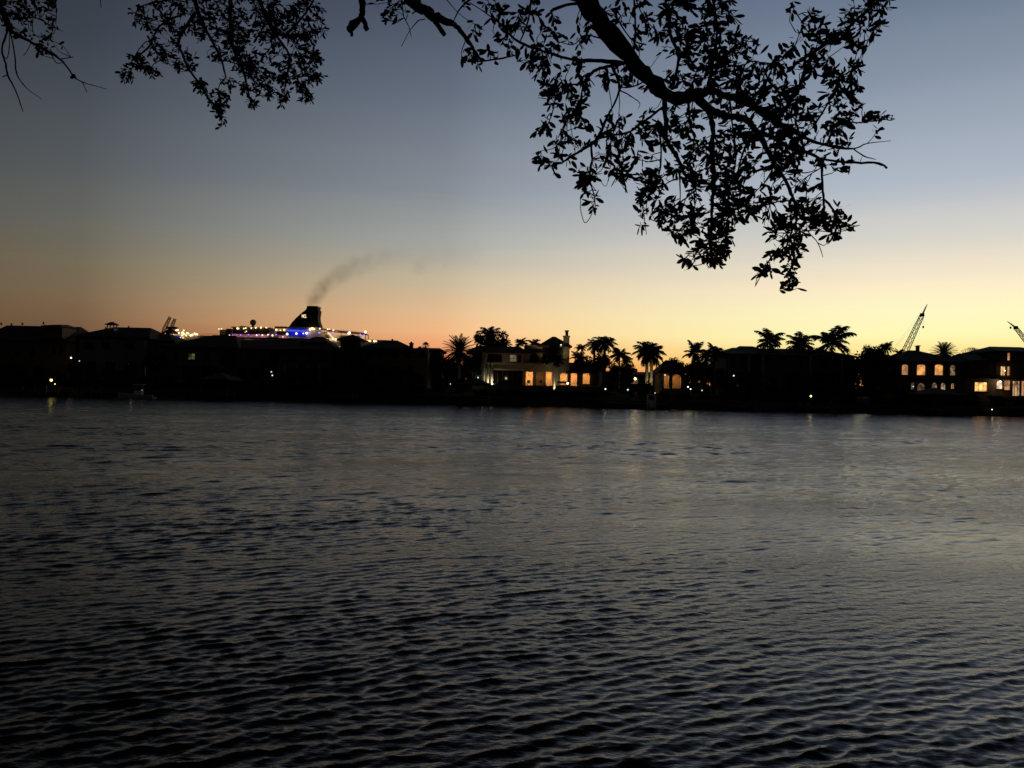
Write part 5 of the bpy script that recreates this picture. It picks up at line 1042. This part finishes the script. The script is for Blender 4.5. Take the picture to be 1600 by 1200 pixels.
# ------------------------------------------------------------------ cranes
def lattice(m, a, b, w0, w1, n, r=.10, up=Vector((0, 1, 0))):
    a, b = Vector(a), Vector(b); d = (b-a).normalized(); s = d.cross(up).normalized(); q = []
    for i in range(n+1):
        t = i/n; c = a+(b-a)*t; w = w0+(w1-w0)*t
        if i == 0: w *= .3
        q.append([c+s*w/2*x+up*w/2*y for x, y in ((-1, -1), (1, -1), (1, 1), (-1, 1))])
    for k in range(4): m.tube([v[k] for v in q], r*1.3, 4)
    for i in range(n):
        for k in range(4):
            m.tube([q[i][k], q[i+1][(k+1) % 4]], r*.6, 3, caps=False); m.tube([q[i][k], q[i][(k+1) % 4]], r*.6, 3, caps=False)
def crane(px, py, bx_, by_, Y, w, label, head, hook):
    p = P(px, py, Y); root = empty('crawler_crane', (p.x, Y, 2.4), label, 'crane', 'lattice boom cranes on the horizon'); m = MB()
    piv = Vector((p.x, Y, 5.0)); tip = P(bx_, by_, Y); lattice(m, piv, tip, w*1.15, w*.5, 17, r=.17); m.build('boom', CRANE, root)
    d = (tip-piv).normalized(); side = 1 if d.x > 0 else -1
    m = MB(); e = P(*head, Y); m.tube([tip, tip+(e-tip)*.5, e], [.55, .4, .15], 6); m.box(tip.x-.9, tip.x+.9, Y-.9, Y+.9, tip.z-.9, tip.z+1.0); m.build('boom_head', METAL, root)
    m = MB(); hk = P(*hook, Y); top = Vector((hk.x, Y, tip.z+.5)); m.tube([top, hk], .05, 4); m.sphere(hk, .6, 8, 1.3); m.build('hook_block', METAL, root)
    m = MB(); m.tube([e, piv+Vector((-9*side, 0, 9))], .03, 4); m.tube([tip, piv+Vector((-9*side, 0, 9))], .03, 4); m.tube([piv+Vector((-9*side, 0, 9)), piv+Vector((-1*side, 0, 0))], .3, 5); m.build('backstay', METAL, root)
    m = MB(); m.box(piv.x-6, piv.x+3, Y-2, Y+2, 3.9, 6.6); m.build('cab', mat('crane_cab', (.25, .06, .03), .5, .1), root)
    for s in (-2.6, 2.6): m = MB(); m.box(piv.x-4.5, piv.x+4.5, Y+s-.6, Y+s+.6, 2.4, 3.8); m.build('crawler_track', METAL, root)
crane(1384, 620, 1441, 492, 500, 3.6, 'tall reddish lattice crane boom leaning right above the arched-window villa', (1449, 475), (1442.5, 511))
crane(1672, 620, 1587, 512, 500, 3.0, 'lattice crane boom leaning left at the right edge', (1574, 502), (1579, 512))
def harbour(px, py, tx, ty, Y, label):
    p = P(px, py, Y); root = empty('harbour_crane', (p.x, Y, 2.4), label, 'crane', 'pale cranes beyond the ship bow'); m = MB()
    st = mat('pale_steel', (.30, .22, .12), .7, .1); zb = 2.4
    for s in (-4, 4):
        for t in (-4, 4): m.tube([(p.x+s*.8, Y+t, zb), (p.x+s*.35, Y+t*.6, p.z)], .35, 5)
    m.build('portal', st, root)
    m = MB(); lattice(m, p, P(tx, ty, Y), 2.6, 1.6, 5, r=.22); m.build('boom', st, root)
    m = MB(); m.box(p.x-4, p.x+5, Y-3, Y+3, p.z-2, p.z+.3); m.build('machinery_house', st, root)
harbour(254, 520, 266, 495, 760, 'pale lattice crane behind the pavilion roof, taller of two')
harbour(268, 511, 273.5, 498, 800, 'pale lattice crane right of the taller one behind the pavilion')
m = None
# utility pole behind the arched-window villa chimney omitted: it is the chimney itself
print('objects', len(bpy.data.objects))
